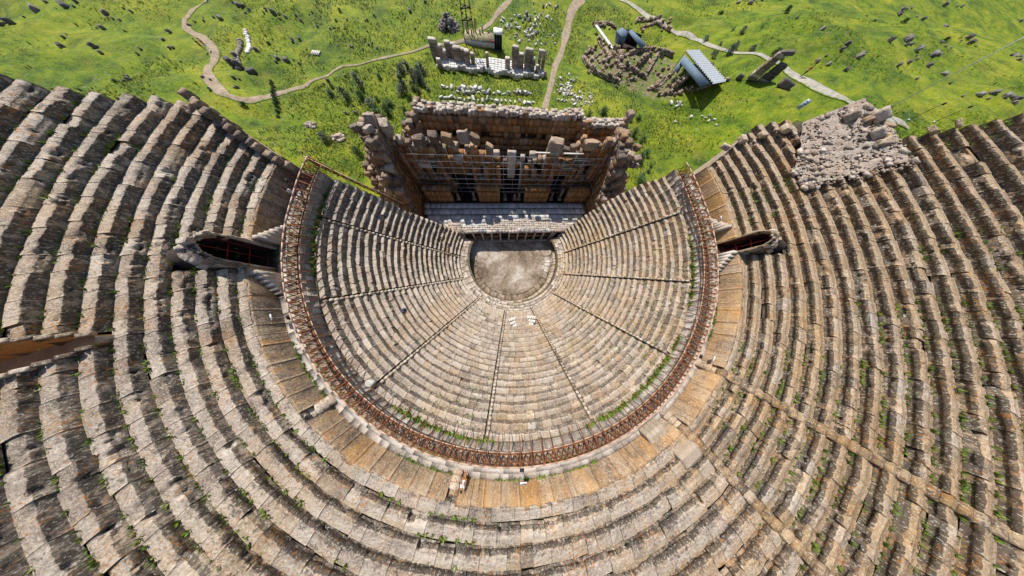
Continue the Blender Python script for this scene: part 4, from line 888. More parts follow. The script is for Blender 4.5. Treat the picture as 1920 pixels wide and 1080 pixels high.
def scaffold():
    root = empty('scaffolding', tuple(SW(0, 10.6, ZS)), 'grid of thin pale steel scaffolding tubes in front of the stage wall', 'scaffolding'); L = tuple(root.location)
    for y in (10.5,):
        for i, x in enumerate(np.arange(-19.8, 20.5, 2.1)):
            mb = MB(); tube(mb, SW(x, y, ZS), SW(x, y, 12.6+.5*math.sin(i*2.)), .034, 5); mb.build('standard', M['steel'], root, L)
        for z in (4.6, 5.6, 6.6, 7.7, 8.8, 9.9, 11.0, 12.1):
            mb = MB(); tube(mb, SW(-20.2, y-.05, z), SW(20.4, y-.05, z), .032, 5); mb.build('ledger', M['steel'], root, L)
    for x0, x1, z in ((-17.6,-13.4,9.85), (-9.0,-5.6,8.25), (5.4,9.6,12.45), (10.8,15.4,12.45), (13.8,17.4,11.35), (12.0,15.6,9.85)):
        mb = MB(); box(mb, SW((x0+x1)/2, 11.05, z), (x1-x0, .34, .07), SA); mb.build('plank', M['plank'], root, L)
scaffold()
# ---------------------------------------------------------------- small things on the diazoma
def gz(x, y): return float(terrain(np.array([x]), np.array([y]))[0])
def notice(ang, R, label, h=1.15, lines=4):
    a = D(ang); e = np.array([math.cos(a), math.sin(a)]); c = e*R; L = (c[0], c[1], ZD)
    root = empty('notice_board', L, label, 'notice board', 'notice boards')
    mb = MB(); box(mb, (c[0], c[1], ZD+.05), (.42, .42, .1), a); mb.build('base', M['blacksteel'], root, L)
    mb = MB(); tube(mb, (c[0], c[1], ZD), (c[0], c[1], ZD+h-.1), .03, 6); mb.build('post', M['steel'], root, L)
    mb = MB(); box(mb, (c[0], c[1], ZD+h), (.46, .64, .05), a, tilt=D(28)); bd = mb.build('board', M['white'], root, L)
    mb = MB()
    for k in range(lines):
        q = -.13+.09*k; w_ = .42 - .1*(k % 2)
        ct, st = math.cos(D(28)), math.sin(D(28)); p_ = np.array([q*ct, 0, -q*st]) + np.array([st, 0, ct])*.029
        x, y = p_[0]*e[0]-p_[1]*e[1], p_[0]*e[1]+p_[1]*e[0]
        box(mb, (c[0]+x, c[1]+y, ZD+h+p_[2]), (.028, w_, .006), a, tilt=D(28))
    mb.build('printed_lines', M['ink'], bd, L)
notice(-90.4, 29.5, 'white notice board on a thin post at bottom middle, before the orange slabs')
notice(-38.9, 30.0, 'white notice board on a thin post at right, below the long straight stairway')
notice(-152.6, 29.9, 'small white notice board at left, on the walkway below the dark vaulted doorway')
notice(1.2, 30.1, 'small white notice board at right, above the red gated doorway')
def pale_block():
    er = lambda a: np.array([math.cos(D(a)), math.sin(D(a))])
    c = er(-61)*30.45; a = D(-61); t_ = np.array([-math.sin(a), math.cos(a)])
    root = empty('restored_parapet', (c[0], c[1], ZD), 'smooth pale restored stone parapet with two flat tops at lower right', 'stone block'); L = tuple(root.location)
    mb = MB()
    for q in range(4): rock(mb, (c[0]+t_[0]*(q-1.5)*.58, c[1]+t_[1]*(q-1.5)*.58, ZD+.5), (1.5, .575, 1.05), a, .012, .01, 4, rtint(.6, .3, .2, .08))
    mb.build('lower_block', M['concrete'], root, L)
    c2 = er(-58.8)*31.9; mb = MB(); rock(mb, (c2[0], c2[1], ZD+1.15), (1.05, 2.3, 2.2), a, .012, .01, 6, (.6,.5,.1)); mb.build('upper_block', M['concrete'], root, L)
pale_block()
def lamp_housing():
    c = np.array([25.9, -15.3]); z = lr(19)[1]; a = math.atan2(c[1], c[0])
    root = empty('floodlight', (c[0], c[1], z), 'grey metal floodlight housing by the railing among lower right seats', 'floodlight'); L = tuple(root.location)
    mb = MB(); rock(mb, (c[0], c[1], z+.5), (.75, 1.1, .6), a, .0, .12, 4, (.6,.1,.1)); mb.build('housing', M['steel'], root, L)
    mb = MB(); box(mb, (c[0], c[1], z+.1), (.5, .7, .3), a); bar(mb, (c[0]+.3, c[1]-.5, z), (c[0]+.3, c[1]-.5, z+.5), .05); mb.build('bracket', M['blacksteel'], root, L)
lamp_housing()
def bag():
    c = np.array([-18.3, -12.9]); R = math.hypot(*c); k = round((R-R0L-.3)/TL); z = lr(k)[1]; c = c/R*(lr(k)[0]+.32)
    root = empty('rucksack', (c[0], c[1], z), 'small dark blue rucksack left on a lower seat at left', 'bag'); L = tuple(root.location)
    mb = MB(); rock(mb, (c[0], c[1], z+.24), (.34, .46, .52), 2.5, .05, .55, 4, (.3,.1,.1)); mb.build('body', M['c_blue'], root, L)
    mb = MB(); rock(mb, (c[0]+.12, c[1]+.1, z+.2), (.2, .34, .3), 2.5, .05, .5, 3, (.3,.1,.1)); mb.build('pocket', M['c_dark'], root, L)
    mb = MB(); tube(mb, (c[0], c[1]-.08, z+.48), (c[0], c[1]+.08, z+.56), .02, 5); mb.build('handle', M['c_dark'], root, L)
bag()
def loose_stone(x, y, z, s, label, mat='capstone', tint=(.6,.3,.4)):
    mb = MB(); rock(mb, (x, y, z+s[2]*.4), s, RNG.uniform(0, 3), .12, .4, 4, tint); o = mb.build('loose_stone', M[mat], None, (x, y, z)); tag(o, label, 'stone')
loose_stone(5.8, -28.0, lr(22)[1], (.7,.6,.6), 'dark rounded stone just inside the railing at bottom, right of the middle', 'boulder')
loose_stone(-17.6, -21.3, lr(22)[1], (.95,.6,.5), 'pale oval stone just inside the railing at lower left', 'marble', (.4,.5,.3))
def seat_blocks(lst, label, group, mat='seat_up'):
    for (ang, R, z, s) in lst:
        a = D(ang); mb = MB(); c = (R*math.cos(a), R*math.sin(a), z)
        rock(mb, (c[0], c[1], z+s[2]*.42), s, a+RNG.normal(0, .35), .08, .16, 4, rtint(.62, .35, .45, .12), tilt=(RNG.normal(0, .15), RNG.normal(0, .15)))
        o = mb.build('fallen_block', M[mat], None, c); tag(o, label, 'stone block', group)
seat_blocks([(20.5-i*.9+RNG.normal(0, .3), 33+i*1.6, ur(2.4+i*1.7)[1]-.1, RNG.uniform(.7, 1.0, 3)*[1, 1.2, .5]) for i in range(4)]+[(8.4-.1*i, 44.6+i*1.25, ur(14.5+i*1.3)[1]+.25, RNG.uniform(.6, .9, 3)*[1, 1.2, .35]) for i in range(2)], 'broken block lying at the outer end of the upper right rows', 'end blocks at upper right')
def end_parapet():
    mb = MB()
    for i in range(15):
        t = i/14; a = D(np.interp(t, [0, .35, 1], [171.2, 169.9, 166.2])); r = 29.4 + 6.6*t; zt = np.interp(t, [0, .2, .6, 1], [16.5, 17.9, 19.6, 20.7])
        z = zt - 1.6
        while z < zt:
            c = RNG.uniform(.45, .65); rock(mb, (r*math.cos(a)+RNG.normal(0, .04), r*math.sin(a)+.15+RNG.normal(0, .08), z+c/2), (.52, RNG.uniform(.7, .95), c), a+RNG.normal(0, .06), .07, .10, 3, rtint(.3, .35, .7)); z += c
    o = mb.build('end_parapet', M['rubble'], None, (-32, 6.6, 17)); tag(o, 'dark broken parapet closing the end of the upper left rows', 'wall')
end_parapet()
def rubble_slope():
    mb = MB(); ns, nr = 40, 46; a = np.linspace(D(4.9), D(17.9), ns); r = np.linspace(37.0, 43.2, nr)
    A, R = np.meshgrid(a, r, indexing='ij'); lim = np.interp(np.degrees(A), [4.8, 8, 17, 18], [39, 43.5, 43.5, 42])
    A = D(4.9) + (A-D(4.9))*np.interp(R, [37, 38.2, 39.3, 43.2], [4.6, 9.2, 12.8, 12.2])/13.; z = Z0U + HU*((R-R0U)/TU + .02)
    P = np.stack([R*np.cos(A), R*np.sin(A), z], -1); P[..., 2] += .13*fbm(P*1.6, 4) + .08*np.abs(fbm(P*4, 2))
    mb.add(P, grid_faces(ns, nr), (.5, .45, .4))
    for q in range(900):
        rr = RNG.uniform(36.6, 43.4); aa = RNG.uniform(D(3.9), D(np.interp(rr, [37, 38.2, 39.3, 43.2], [9.3, 13.8, 17.4, 16.9]))); zz = Z0U + HU*((rr-R0U)/TU + .1)
        s = RNG.uniform(.07, .2)*(2.6 if RNG.random() < .08 else 1)
        rock(mb, (rr*math.cos(aa), rr*math.sin(aa), zz), (s*1.6, s, s*.45), RNG.uniform(0, 3), .16, .06, 2, rtint(.55, .42, .4, .3))
    o = mb.build('rubble_core', M['rubbleslope'], None, (39*math.cos(.2), 39*math.sin(.2), 20)); tag(o, 'bare slope of pinkish rubble where upper right seats are missing', 'rubble')
    for (ang, R, s, lab) in ((13.2, 43.0, (.95,1.3,.7), 'large tilted brown block standing at the top of the rubble slope'), (10.6, 42.2, (.85,1.1,.6), 'large grey pitted block below the tilted brown block on the rubble slope'), (14.9, 41.6, (.9,1.0,.7), 'small orange block beside the tilted brown block on the rubble slope')):
        mb = MB(); aa = D(ang); z = ur((R-R0U)/TU)[1]; rock(mb, (R*math.cos(aa), R*math.sin(aa), z+.3), s, aa+.4, .09, .2, 4, rtint(.5, .5, .5, .1), tilt=(.25, .2)); o = mb.build('fallen_block', M['capstone'], None, (R*math.cos(aa), R*math.sin(aa), z)); tag(o, lab, 'stone block')
rubble_slope()

seat_blocks([(RNG.uniform(8.6, 14.5), RNG.uniform(42.3, 44.6), ur(12.6)[1]-.15, RNG.uniform(.5, 1.1, 3)*[1, 1.2, .5]) for q in range(16)], 'broken block at the upper edge of the bare rubble slope', 'blocks above the rubble slope')
# ---------------------------------------------------------------- vegetation in the joints
def leaf_tris(mb, P, size, n, up=.8, spread=1., tint=None):
    """n blades round every point of P (vectorised)"""
    m = len(P); k = m*n
    B_ = np.repeat(P, n, 0); a = RNG.uniform(0, 2*PI, k); s = np.repeat(size, n)*RNG.uniform(.5, 1.3, k)
    d = np.stack([np.cos(a), np.sin(a), 0*a], 1); t = np.stack([-d[:,1], d[:,0], 0*a], 1)
    B_ = B_ + d*(s*RNG.uniform(0, .5, k)*spread)[:,None]
    lean = RNG.uniform(.2, 1.1, k)
    tip = B_ + (d*(np.sin(lean)*s*spread)[:,None]) + np.array([0,0,1.])*(np.cos(lean)*s*up)[:,None]
    w_ = (s*.22)[:,None]*t; V = np.stack([B_-w_, B_+w_, tip], 1).reshape(-1, 3)
    c = np.repeat(np.clip(np.stack([RNG.normal(.5, .25, k)]*3, 1), 0, 1), 3, 0)
    mb.add(V, np.arange(k*3).reshape(-1, 3), c)
def weeds():
    mb = MB(); pts = []; sz = []
    for k in range(NL):                                                    # feet of the lower risers
        R, z = lr(k); n = int(R*7); a = RNG.uniform(D(-200), D(25), n); r = R - .03 + np.abs(RNG.normal(0, .09, n))*-1
        q = np.stack([r*np.cos(a), r*np.sin(a), np.full(n, z-HL-.01)], 1); d = fbm(q*.16+3, 2) + .25*np.exp(-((k-20)/4.)**2) - .12*(np.degrees(a) < -180)
        keep = d > .12; pts.append(q[keep]); sz.append(RNG.uniform(.08, .26, keep.sum()))
    for n_ in range(NU):
        R, z = ur(n_); n = int(R*8); a = RNG.uniform(D(-190), D(8), n); r = R - .02 - np.abs(RNG.normal(0, .08, n))
        q = np.stack([r*np.cos(a), r*np.sin(a), np.full(n, z-HU-.03)], 1); d = fbm(q*.13+11, 3)
        d = d + .35*np.exp(-((np.degrees(a)+160)/45)**2) - .1*(np.degrees(a) < -60)*(np.degrees(a) > -110); keep = (d > .02) & (n_ > 0); pts.append(q[keep]); sz.append(RNG.uniform(.08, .30, keep.sum()))
    n = 1500; a = RNG.uniform(D(-192), D(16), n); r = np.where(RNG.random(n) < .75, RNG.normal(30.42, .08, n), RNG.normal(29.2, .05, n))
    q = np.stack([r*np.cos(a), r*np.sin(a), np.full(n, ZD)], 1); keep = fbm(q*.2, 2) > .0; pts.append(q[keep]); sz.append(RNG.uniform(.06, .24, keep.sum()))
    n = 700; a = RNG.uniform(D(-190), D(20), n); r = RNG.normal(28.1, .14, n); q = np.stack([r*np.cos(a), r*np.sin(a), np.full(n, lr(22)[1]-.05)], 1)
    keep = fbm(q*.15+5, 2) > .05; pts.append(q[keep]); sz.append(RNG.uniform(.18, .55, keep.sum()))
    n = 400; a = RNG.uniform(-PI, 0, n); r = RNG.normal(10.7, .12, n); q = np.stack([OC[0]+r*np.cos(a), OC[1]+r*np.sin(a), np.full(n, .1)], 1)
    keep = (np.degrees(a) < -150) | (fbm(q*.3, 2) > .45); pts.append(q[keep]); sz.append(RNG.uniform(.1, .25, keep.sum()))
    P = np.concatenate(pts); S = np.concatenate(sz); leaf_tris(mb, P, S, 9)
    o = mb.build('weeds', M['weed']); tag(o, 'green and yellowish weeds growing in the joints of the seats', 'weeds', kind='stuff')
weeds()
def tufts():
    mb = MB(); n = 150000
    th = RNG.uniform(D(8), D(172), n); r = 40 + 190*RNG.random(n)**1.3; x = r*np.cos(th)-2; y = r*np.sin(th)*.82 + 2
    z = terrain(x, y); q = np.stack([x, y, z], 1)
    d = fbm(q*np.array([.06,.06,0])+1, 3); keep = (d > -.35 + .9*RNG.random(n)) & ((y > 28) | (np.abs(x) > 42)) & (y > 9)
    for P in (PATH_DIRT, PATH_GRAVEL, ROAD_FAR, ROAD_NEAR):
        p = np.array(P); 
        for a, b in zip(p[:-1], p[1:]):
            ab = b-a; t = np.clip(((x-a[0])*ab[0]+(y-a[1])*ab[1])/(ab@ab), 0, 1); keep &= np.hypot(x-a[0]-t*ab[0], y-a[1]-t*ab[1]) > 1.7
    keep &= ~((x > -28) & (x < 14) & (y > 68.5) & (y < 76)) & ~((np.hypot(x, y) < 45) & (y < 13))
    q = q[keep]; leaf_tris(mb, q, RNG.uniform(.14, .42, len(q))*np.where(RNG.random(len(q)) < .06, 1.9, 1), 4, up=.75)
    o = mb.build('grass', M['tuft']); tag(o, 'bright green meadow grass round the theatre', 'grass', kind='stuff')
tufts()
def tall_weeds():
    mb = MB(); n = 26000; x = RNG.uniform(-70, 62, n); y = RNG.uniform(27, 118, n); z = terrain(x, y); q = np.stack([x, y, z], 1)
    keep = (fbm(q*np.array([.09,.09,0])+21, 3) > .12) & ~((x > -28) & (x < 14) & (y > 68) & (y < 77))
    for P in (PATH_DIRT, PATH_GRAVEL, ROAD_FAR):
        p = np.array(P)
        for a, b in zip(p[:-1], p[1:]):
            ab = b-a; t = np.clip(((x-a[0])*ab[0]+(y-a[1])*ab[1])/(ab@ab), 0, 1); keep &= np.hypot(x-a[0]-t*ab[0], y-a[1]-t*ab[1]) > 1.9
    q = q[keep]; leaf_tris(mb, q, RNG.uniform(.2, .45, len(q)), 6, up=.8); o = mb.build('tall_weeds', M['meadowweed']); tag(o, 'pale green tall weeds in patches round the fountain ruin', 'weeds', kind='stuff')
tall_weeds()
def shrub_proto(mat, w_, h, n, leaf):
    mb = MB(); th = RNG.uniform(0, 2*PI, n); u = RNG.random(n)**.5; zz = RNG.random(n)
    lump = 1+.35*np.sin(th*3+1)+.2*np.sin(th*5); rad = w_/2*u*lump*np.sqrt(np.clip(1-(zz*.92)**2, 0, 1))
    P = np.stack([rad*np.cos(th), rad*np.sin(th), zz*h], 1); leaf_tris(mb, P, np.full(n, leaf), 4, up=.7)
    m2 = MB()
    for q in range(5): a = RNG.uniform(0, 6.28); tube(m2, (0,0,-.1), (w_*.25*math.cos(a), w_*.25*math.sin(a), h*.6), .03, 5, r2=.01)
    return mb, m2
def shrubs():
    protos = []
    for nm, mat, w_, h, n, leaf in (('shrub', 'shrub', 1.6, .9, 220, .22), ('shrub', 'greyleaf', 1.4, 1.0, 200, .2), ('shrub', 'darkleaf', 1.5, .8, 200, .22)):
        m1, m2 = shrub_proto(mat, w_, h, n, leaf)
        r = empty(nm, (0, 0, -400), 'x', 'shrub'); m1.build('foliage', M[mat], r, (0,0,0)); m2.build('stem', M['bark'], r, (0,0,0))
        for ch in r.children: ch.location = (0,0,0)
        protos.append(r)
    used = [False]*3
    def put(i, x, y, s, label, group):
        o = protos[i] if not used[i] else copy_tree(protos[i], (0,0,0)); used[i] = True
        o.location = (x, y, gz(x, y)-.05); o.rotation_euler = (0, 0, random.uniform(0, 6)); o.scale = (s*random.uniform(.8, 1.3), s*random.uniform(.8, 1.3), s*random.uniform(.7, 1.2))
        o['label'] = label; o['group'] = group
    for k in range(34): put(0, random.uniform(26, 48), random.uniform(27, 56), random.uniform(.8, 1.9), 'leafy green bush on the slope right of the stage ruin', 'bushes right of the stage')
    for k in range(30): put(0 if k % 3 else 1, random.uniform(-58, -28), random.uniform(30, 62), random.uniform(.8, 2.0), 'leafy bush on the slope left of the stage ruin', 'bushes left of the stage')
    for k in range(16): put(1, random.uniform(60, 90), random.uniform(66, 92), random.uniform(.8, 1.7), 'grey green bush beyond the metal shelters', 'bushes beyond the shelters')
    for k in range(9): put(2, random.uniform(-120, -60), random.uniform(40, 95), random.uniform(.4, .9), 'dark bush on the left meadow', 'dark bushes on the left meadow')
    for k in range(10): put(2, random.uniform(75, 230), random.uniform(60, 150), random.uniform(.6, 1.8), 'dark bush on the right hillside', 'dark bushes on the right hillside')
    for k in range(10): put(1, random.uniform(-38, -29), random.uniform(56, 68), random.uniform(.9, 1.8), 'grey green bush beside the feathery tree', 'bushes by the feathery tree')
    for (x, y) in [(-73.7,55.0), (-72.9,53.4), (-72.1,51.7), (-71.3,50.), (-70.5,48.4), (-69.9,47.), (-69.4,45.6), (-68.9,43.8), (-68.4,42.)]: put(2, x, y, .8, 'dark bush in the straight row crossing the bend of the dirt path', 'row of dark bushes')
shrubs()
def feathery_tree(x, y, h, label):
    z = gz(x, y); root = empty('tree', (x, y, z), label, 'tree'); L = tuple(root.location)
    mb = MB(); tube(mb, (x, y, z-.1), (x+.1, y, z+h*.9), .12, 7, r2=.03); pts = []
    for q in range(26):
        t = RNG.uniform(.15, .95); a = RNG.uniform(0, 6.28); r = (1-t*.75)*1.5*RNG.uniform(.5, 1); b = np.array([x, y, z+h*t]); e = b+[r*math.cos(a), r*math.sin(a), .5]
        tube(mb, b, e, .03, 4, r2=.01)
        for k in range(14): pts.append(b+(e-b)*RNG.uniform(.3, 1.05)+RNG.normal(0, .16, 3))
    mb.build('trunk', M['bark'], root, L); m2 = MB(); leaf_tris(m2, np.array(pts), np.full(len(pts), .30), 5, up=.6); m2.build('crown', M['greyleaf'], root, L)
feathery_tree(-32.2, 58.9, 4.6, 'feathery grey green tree behind the left end of the rear stage wall')
feathery_tree(-34.6, 55.8, 3.4, 'smaller feathery tree just in front of the grey green tree')

# ---------------------------------------------------------------- stones on the meadow
def stone_protos(mat, n, sz, rough, rnd):
    out = []
    for i in range(n):
        mb = MB(); rock(mb, (0,0,0), np.array(sz)*RNG.uniform(.8, 1.25, 3), 0, rough, rnd, 4, rtint(.5, .3, .5, .15))
        out.append(mb.build('x', M[mat]))
    return out
def scatter(name, protos, pts, smin, smax, label, cat, group, sink=.15, flat=1.):
    used = scatter.used
    for (x, y) in pts:
        p = protos[random.randrange(len(protos))]
        if p.name in used: o = p.copy(); COL.objects.link(o)
        else: o = p; used.add(p.name)
        o.name = name; used.add(o.name)
        s = random.uniform(smin, smax); o.location = (x, y, gz(x, y)+s*(.5-sink)*flat*.7); o.rotation_euler = (random.gauss(0, .2), random.gauss(0, .2), random.uniform(0, 6.28))
        o.scale = (s, s*random.uniform(.7, 1.3), s*flat*random.uniform(.7, 1.1)); tag(o, label, cat, group)
scatter.used = set()
far = [p for p in BOULDERS if math.hypot(*p) > 150]; left = [p for p in BOULDERS if p[0] < -38 and math.hypot(*p) <= 150]; mid = [p for p in BOULDERS if p not in far and p not in left]
bp = [stone_protos('boulder', 5, (1,1,.9), .16, .4) for _ in range(3)]
scatter('boulder', bp[0], left, .4, .95, 'dark grey boulder half sunk in the left meadow', 'boulder', 'boulders on the left meadow')
scatter('boulder', bp[0], [(x+random.gauss(0, 1.1), y+random.gauss(0, 1.1)) for x, y in left for _ in range(1)], .25, .6, 'small dark stone beside a boulder on the left meadow', 'boulder', 'small dark stones on the left meadow')
scatter('boulder', bp[1], mid, .4, 1.0, 'dark grey boulder in the grass of the middle field', 'boulder', 'boulders in the middle field')
scatter('boulder', bp[2], far, .7, 1.7, 'dark weathered outcrop on the right hillside', 'boulder', 'outcrops on the right hillside', flat=.8)
scatter('boulder', bp[2], [(x+random.gauss(0, 3.), y+random.gauss(0, 1.6)) for x, y in far for _ in range(2)], .4, 1.0, 'small outcrop stone on the right hillside', 'boulder', 'small outcrop stones on the right hillside', flat=.8)
mp = [stone_protos('marble', 5, (1.3,.62,.5), .07, .12) for _ in range(3)]
scatter('marble_block', mp[0], MARBLE_FIELD, .4, 1.0, 'white marble fragment in the field beyond the fountain ruin', 'marble block', 'marble fragments in the field')
scatter('marble_block', mp[1], MARBLE_SLOPE, .35, .9, 'white marble fragment on the grass right of the gravel path', 'marble block', 'marble fragments right of the path')
scatter('marble_block', mp[2], MARBLE_ROWS, .6, 1.25, 'white marble block laid out in rows behind the rear stage wall', 'marble block', 'marble blocks in rows')
scatter('marble_block', mp[2], [(60.5+random.gauss(0, 1.), 62+random.gauss(0, 1.)) for _ in range(7)]+[(64+random.gauss(0, 3.), 52+random.gauss(0, 2.)) for _ in range(8)], .5, 1.1, 'white stone in the grass below the metal shelters', 'marble block', 'white stones below the shelters')
scatter('marble_block', mp[1], [(x+random.gauss(0, 2.2), y+random.gauss(0, 2.2)) for x, y in MARBLE_SLOPE if x > 18.5], .2, .6, 'small white chip of marble on the grass right of the gravel path', 'marble block', 'small marble chips right of the path')
rp = [stone_protos('fieldstone', 6, (1,.8,.7), .14, .3)]
scatter('rubble_stone', rp[0], RUBBLE, .5, 1.25, 'brown stone lying in the excavated ruins at right', 'stone', 'stones in the excavated ruins')
def patch(name, pts, mat, lift=.07):
    p = np.array(pts, float); c = p.mean(0); n = 48; ang = np.arctan2(p[:,1]-c[1], p[:,0]-c[0]); o = np.argsort(ang); rad = np.hypot(p[:,0]-c[0], p[:,1]-c[1])
    a = np.linspace(-PI, PI, n); rr = np.interp(a, np.concatenate([ang[o]-2*PI, ang[o], ang[o]+2*PI]), np.tile(rad[o], 3))*(1+.16*vnoise(np.stack([np.cos(a)*3, np.sin(a)*3, a*0], 1)))
    t = np.linspace(0, 1, 14); x = c[0]+np.cos(a)[:,None]*rr[:,None]*t; y = c[1]+np.sin(a)[:,None]*rr[:,None]*t
    mb = MB(); mb.add(np.stack([x, y, terrain(x, y)+lift-.12*t[None]**6], -1), grid_faces(n, 14)); tag(mb.build(name, mat, smooth_=True), kind='structure')
patch('excavated_earth', [(28,86),(29.5,79),(35,73.5),(42,71),(50,68),(58,65.5),(66,68),(66,76),(65,87),(57,94),(46,88),(40,92),(33,92)], M['dirt2'], .1)
def ruin_wall(pts, label, h=1.1, thick=.9, mat='fieldstone', cat='ruined wall', name='ruined_wall', tint=(.5,.4,.45,.2)):
    p = np.array(pts, float); seg = np.linalg.norm(np.diff(p, axis=0), axis=1); cum = np.concatenate([[0], np.cumsum(seg)]); n = max(2, int(cum[-1]/.85)); mb = MB()
    for i in range(n):
        t = (i+.5)/n*cum[-1]; x, y = np.interp(t, cum, p[:,0]), np.interp(t, cum, p[:,1]); z = gz(x, y)
        k = min(len(seg)-1, np.searchsorted(cum, t)-1); a = math.atan2(*(p[k+1]-p[k])[::-1]); hh = h*(1+.5*float(vnoise(np.array([t*.6, h, x]))))
        for q in range(int(max(1, hh/.5))):
            for sd in (-.25, .25):
                rock(mb, (x-math.sin(a)*sd*thick+RNG.normal(0, .06), y+math.cos(a)*sd*thick+RNG.normal(0, .06), z+.2+q*.5), (RNG.uniform(.7, 1.05), thick*.55, .52), a+RNG.normal(0, .12), .10, .22, 2, rtint(*tint))
    o = mb.build(name, M[mat], None, (p[0,0], p[0,1], gz(*p[0]))); tag(o, label, cat)
RL = ['curved outer wall at the left edge of the excavated ruins', 'short wall turning off the curved outer wall of the excavated ruins', 'wall under the white walkway in the excavated ruins', 'crooked thick wall in the middle of the excavated ruins',
 'long wall along the upper edge of the excavated ruins', 'straight wall slanting down from the upper edge of the ruins, the right one of two', 'straight wall slanting down from the upper edge of the ruins, the left one of two', 'wall crossing the lower middle of the excavated ruins',
 'low wall at the lower edge of the excavated ruins', 'short dark wall at the lowest corner of the excavated ruins', 'tall wall stub beside the corrugated shelter', 'low front wall below the white corrugated roof', 'low wall beside the far road, upper one', 'curved low wall beside the far road, lower one', 'scattered low wall above the white walkway']
for i, (l, lab) in enumerate(zip(RUIN_LINES, RL)): ruin_wall(l, lab, h=[1.4,1.,1.2,1.5,1.2,1.2,1.2,1.1,.9,1.,2.4,.9,.9,.9,.7][i], thick=1.3 if i in (3, 10) else .95)
ruin_wall([(-86.7,70.9), (-84.5,63.5), (-81.8,57)], 'thin grey wall line on the left meadow beside the dirt path', h=.9, mat='boulder', tint=(.7,.2,.4,.15))
mb = MB()
for t in np.linspace(0, 1, 14): rock(mb, (-86.5+4.6*t+RNG.normal(0, .1), 75.3-10.8*t, gz(-86.5+4.6*t, 75.3-10.8*t)+.1), (.9, .95, .4), -1.16, .05, .15, 3, rtint(.7, .3, .2))
o = mb.build('marble_kerb', M['marble'], None, (-84, 70, gz(-84, 70))); tag(o, 'straight strip of white slabs on the left meadow', 'slabs')
for (x, y, s, lab) in ((-83.9,58.8,(1.3,1.2,1.9),'tall grey rock at the foot of the thin wall on the left meadow'), (-82.,58.4,(1.2,1.2,1.6),'second grey rock at the foot of the thin wall, right of the tall one'), (-78.9,57.3,(2.0,1.2,.8),'broad dark rock right of the two grey rocks on the left meadow')):
    mb = MB(); z = gz(x, y); rock(mb, (x, y, z+s[2]*.35), s, .5, .16, .3, 6, (.4,.2,.5)); o = mb.build('boulder', M['boulder'], None, (x, y, z)); tag(o, lab, 'boulder')
def heap(x, y, w_, h, n, label, mat='rubble', s=(.5, 1.1), name='stone_heap', tint=(.5,.35,.5,.2)):
    mb = MB(); z = gz(x, y)
    for q in range(n):
        a = RNG.uniform(0, 6.28); u = RNG.random()**.6; rr = w_/2*u; k = RNG.uniform(*s)
        rock(mb, (x+rr*math.cos(a), y+rr*math.sin(a)*.8, z+h*(1-u)*RNG.uniform(.4, 1)), (k*1.2, k, k*.8), RNG.uniform(0, 3), .14, .3, 2, rtint(*tint))
    o = mb.build(name, M[mat], None, (x, y, z)); tag(o, label, 'stone heap')
heap(-23.2, 87.2, 7., 2.6, 130, 'pyramid-shaped heap of grey stones left of the steel tower', 'boulder', (.5, .9), tint=(.75,.3,.4,.2))
heap(-30.2, 19.5, 5.0, 1.6, 60, 'low heap of stones outside the left wing of the stage', 'rubble', (.5, 1.1))
heap(27.5, 12.5, 6., 4.2, 110, 'heap of fallen blocks outside the right wing of the stage', 'capstone', (.7, 1.6))
heap(-51., 36.2, 3.4, .5, 60, 'flat patch of pinkish rubble on the grass left of the stage', 'capstone', (.3, .7))
heap(-58.6, 39.2, 3.0, .3, 40, 'flat stony patch beside the row of dark bushes', 'capstone', (.25, .6))

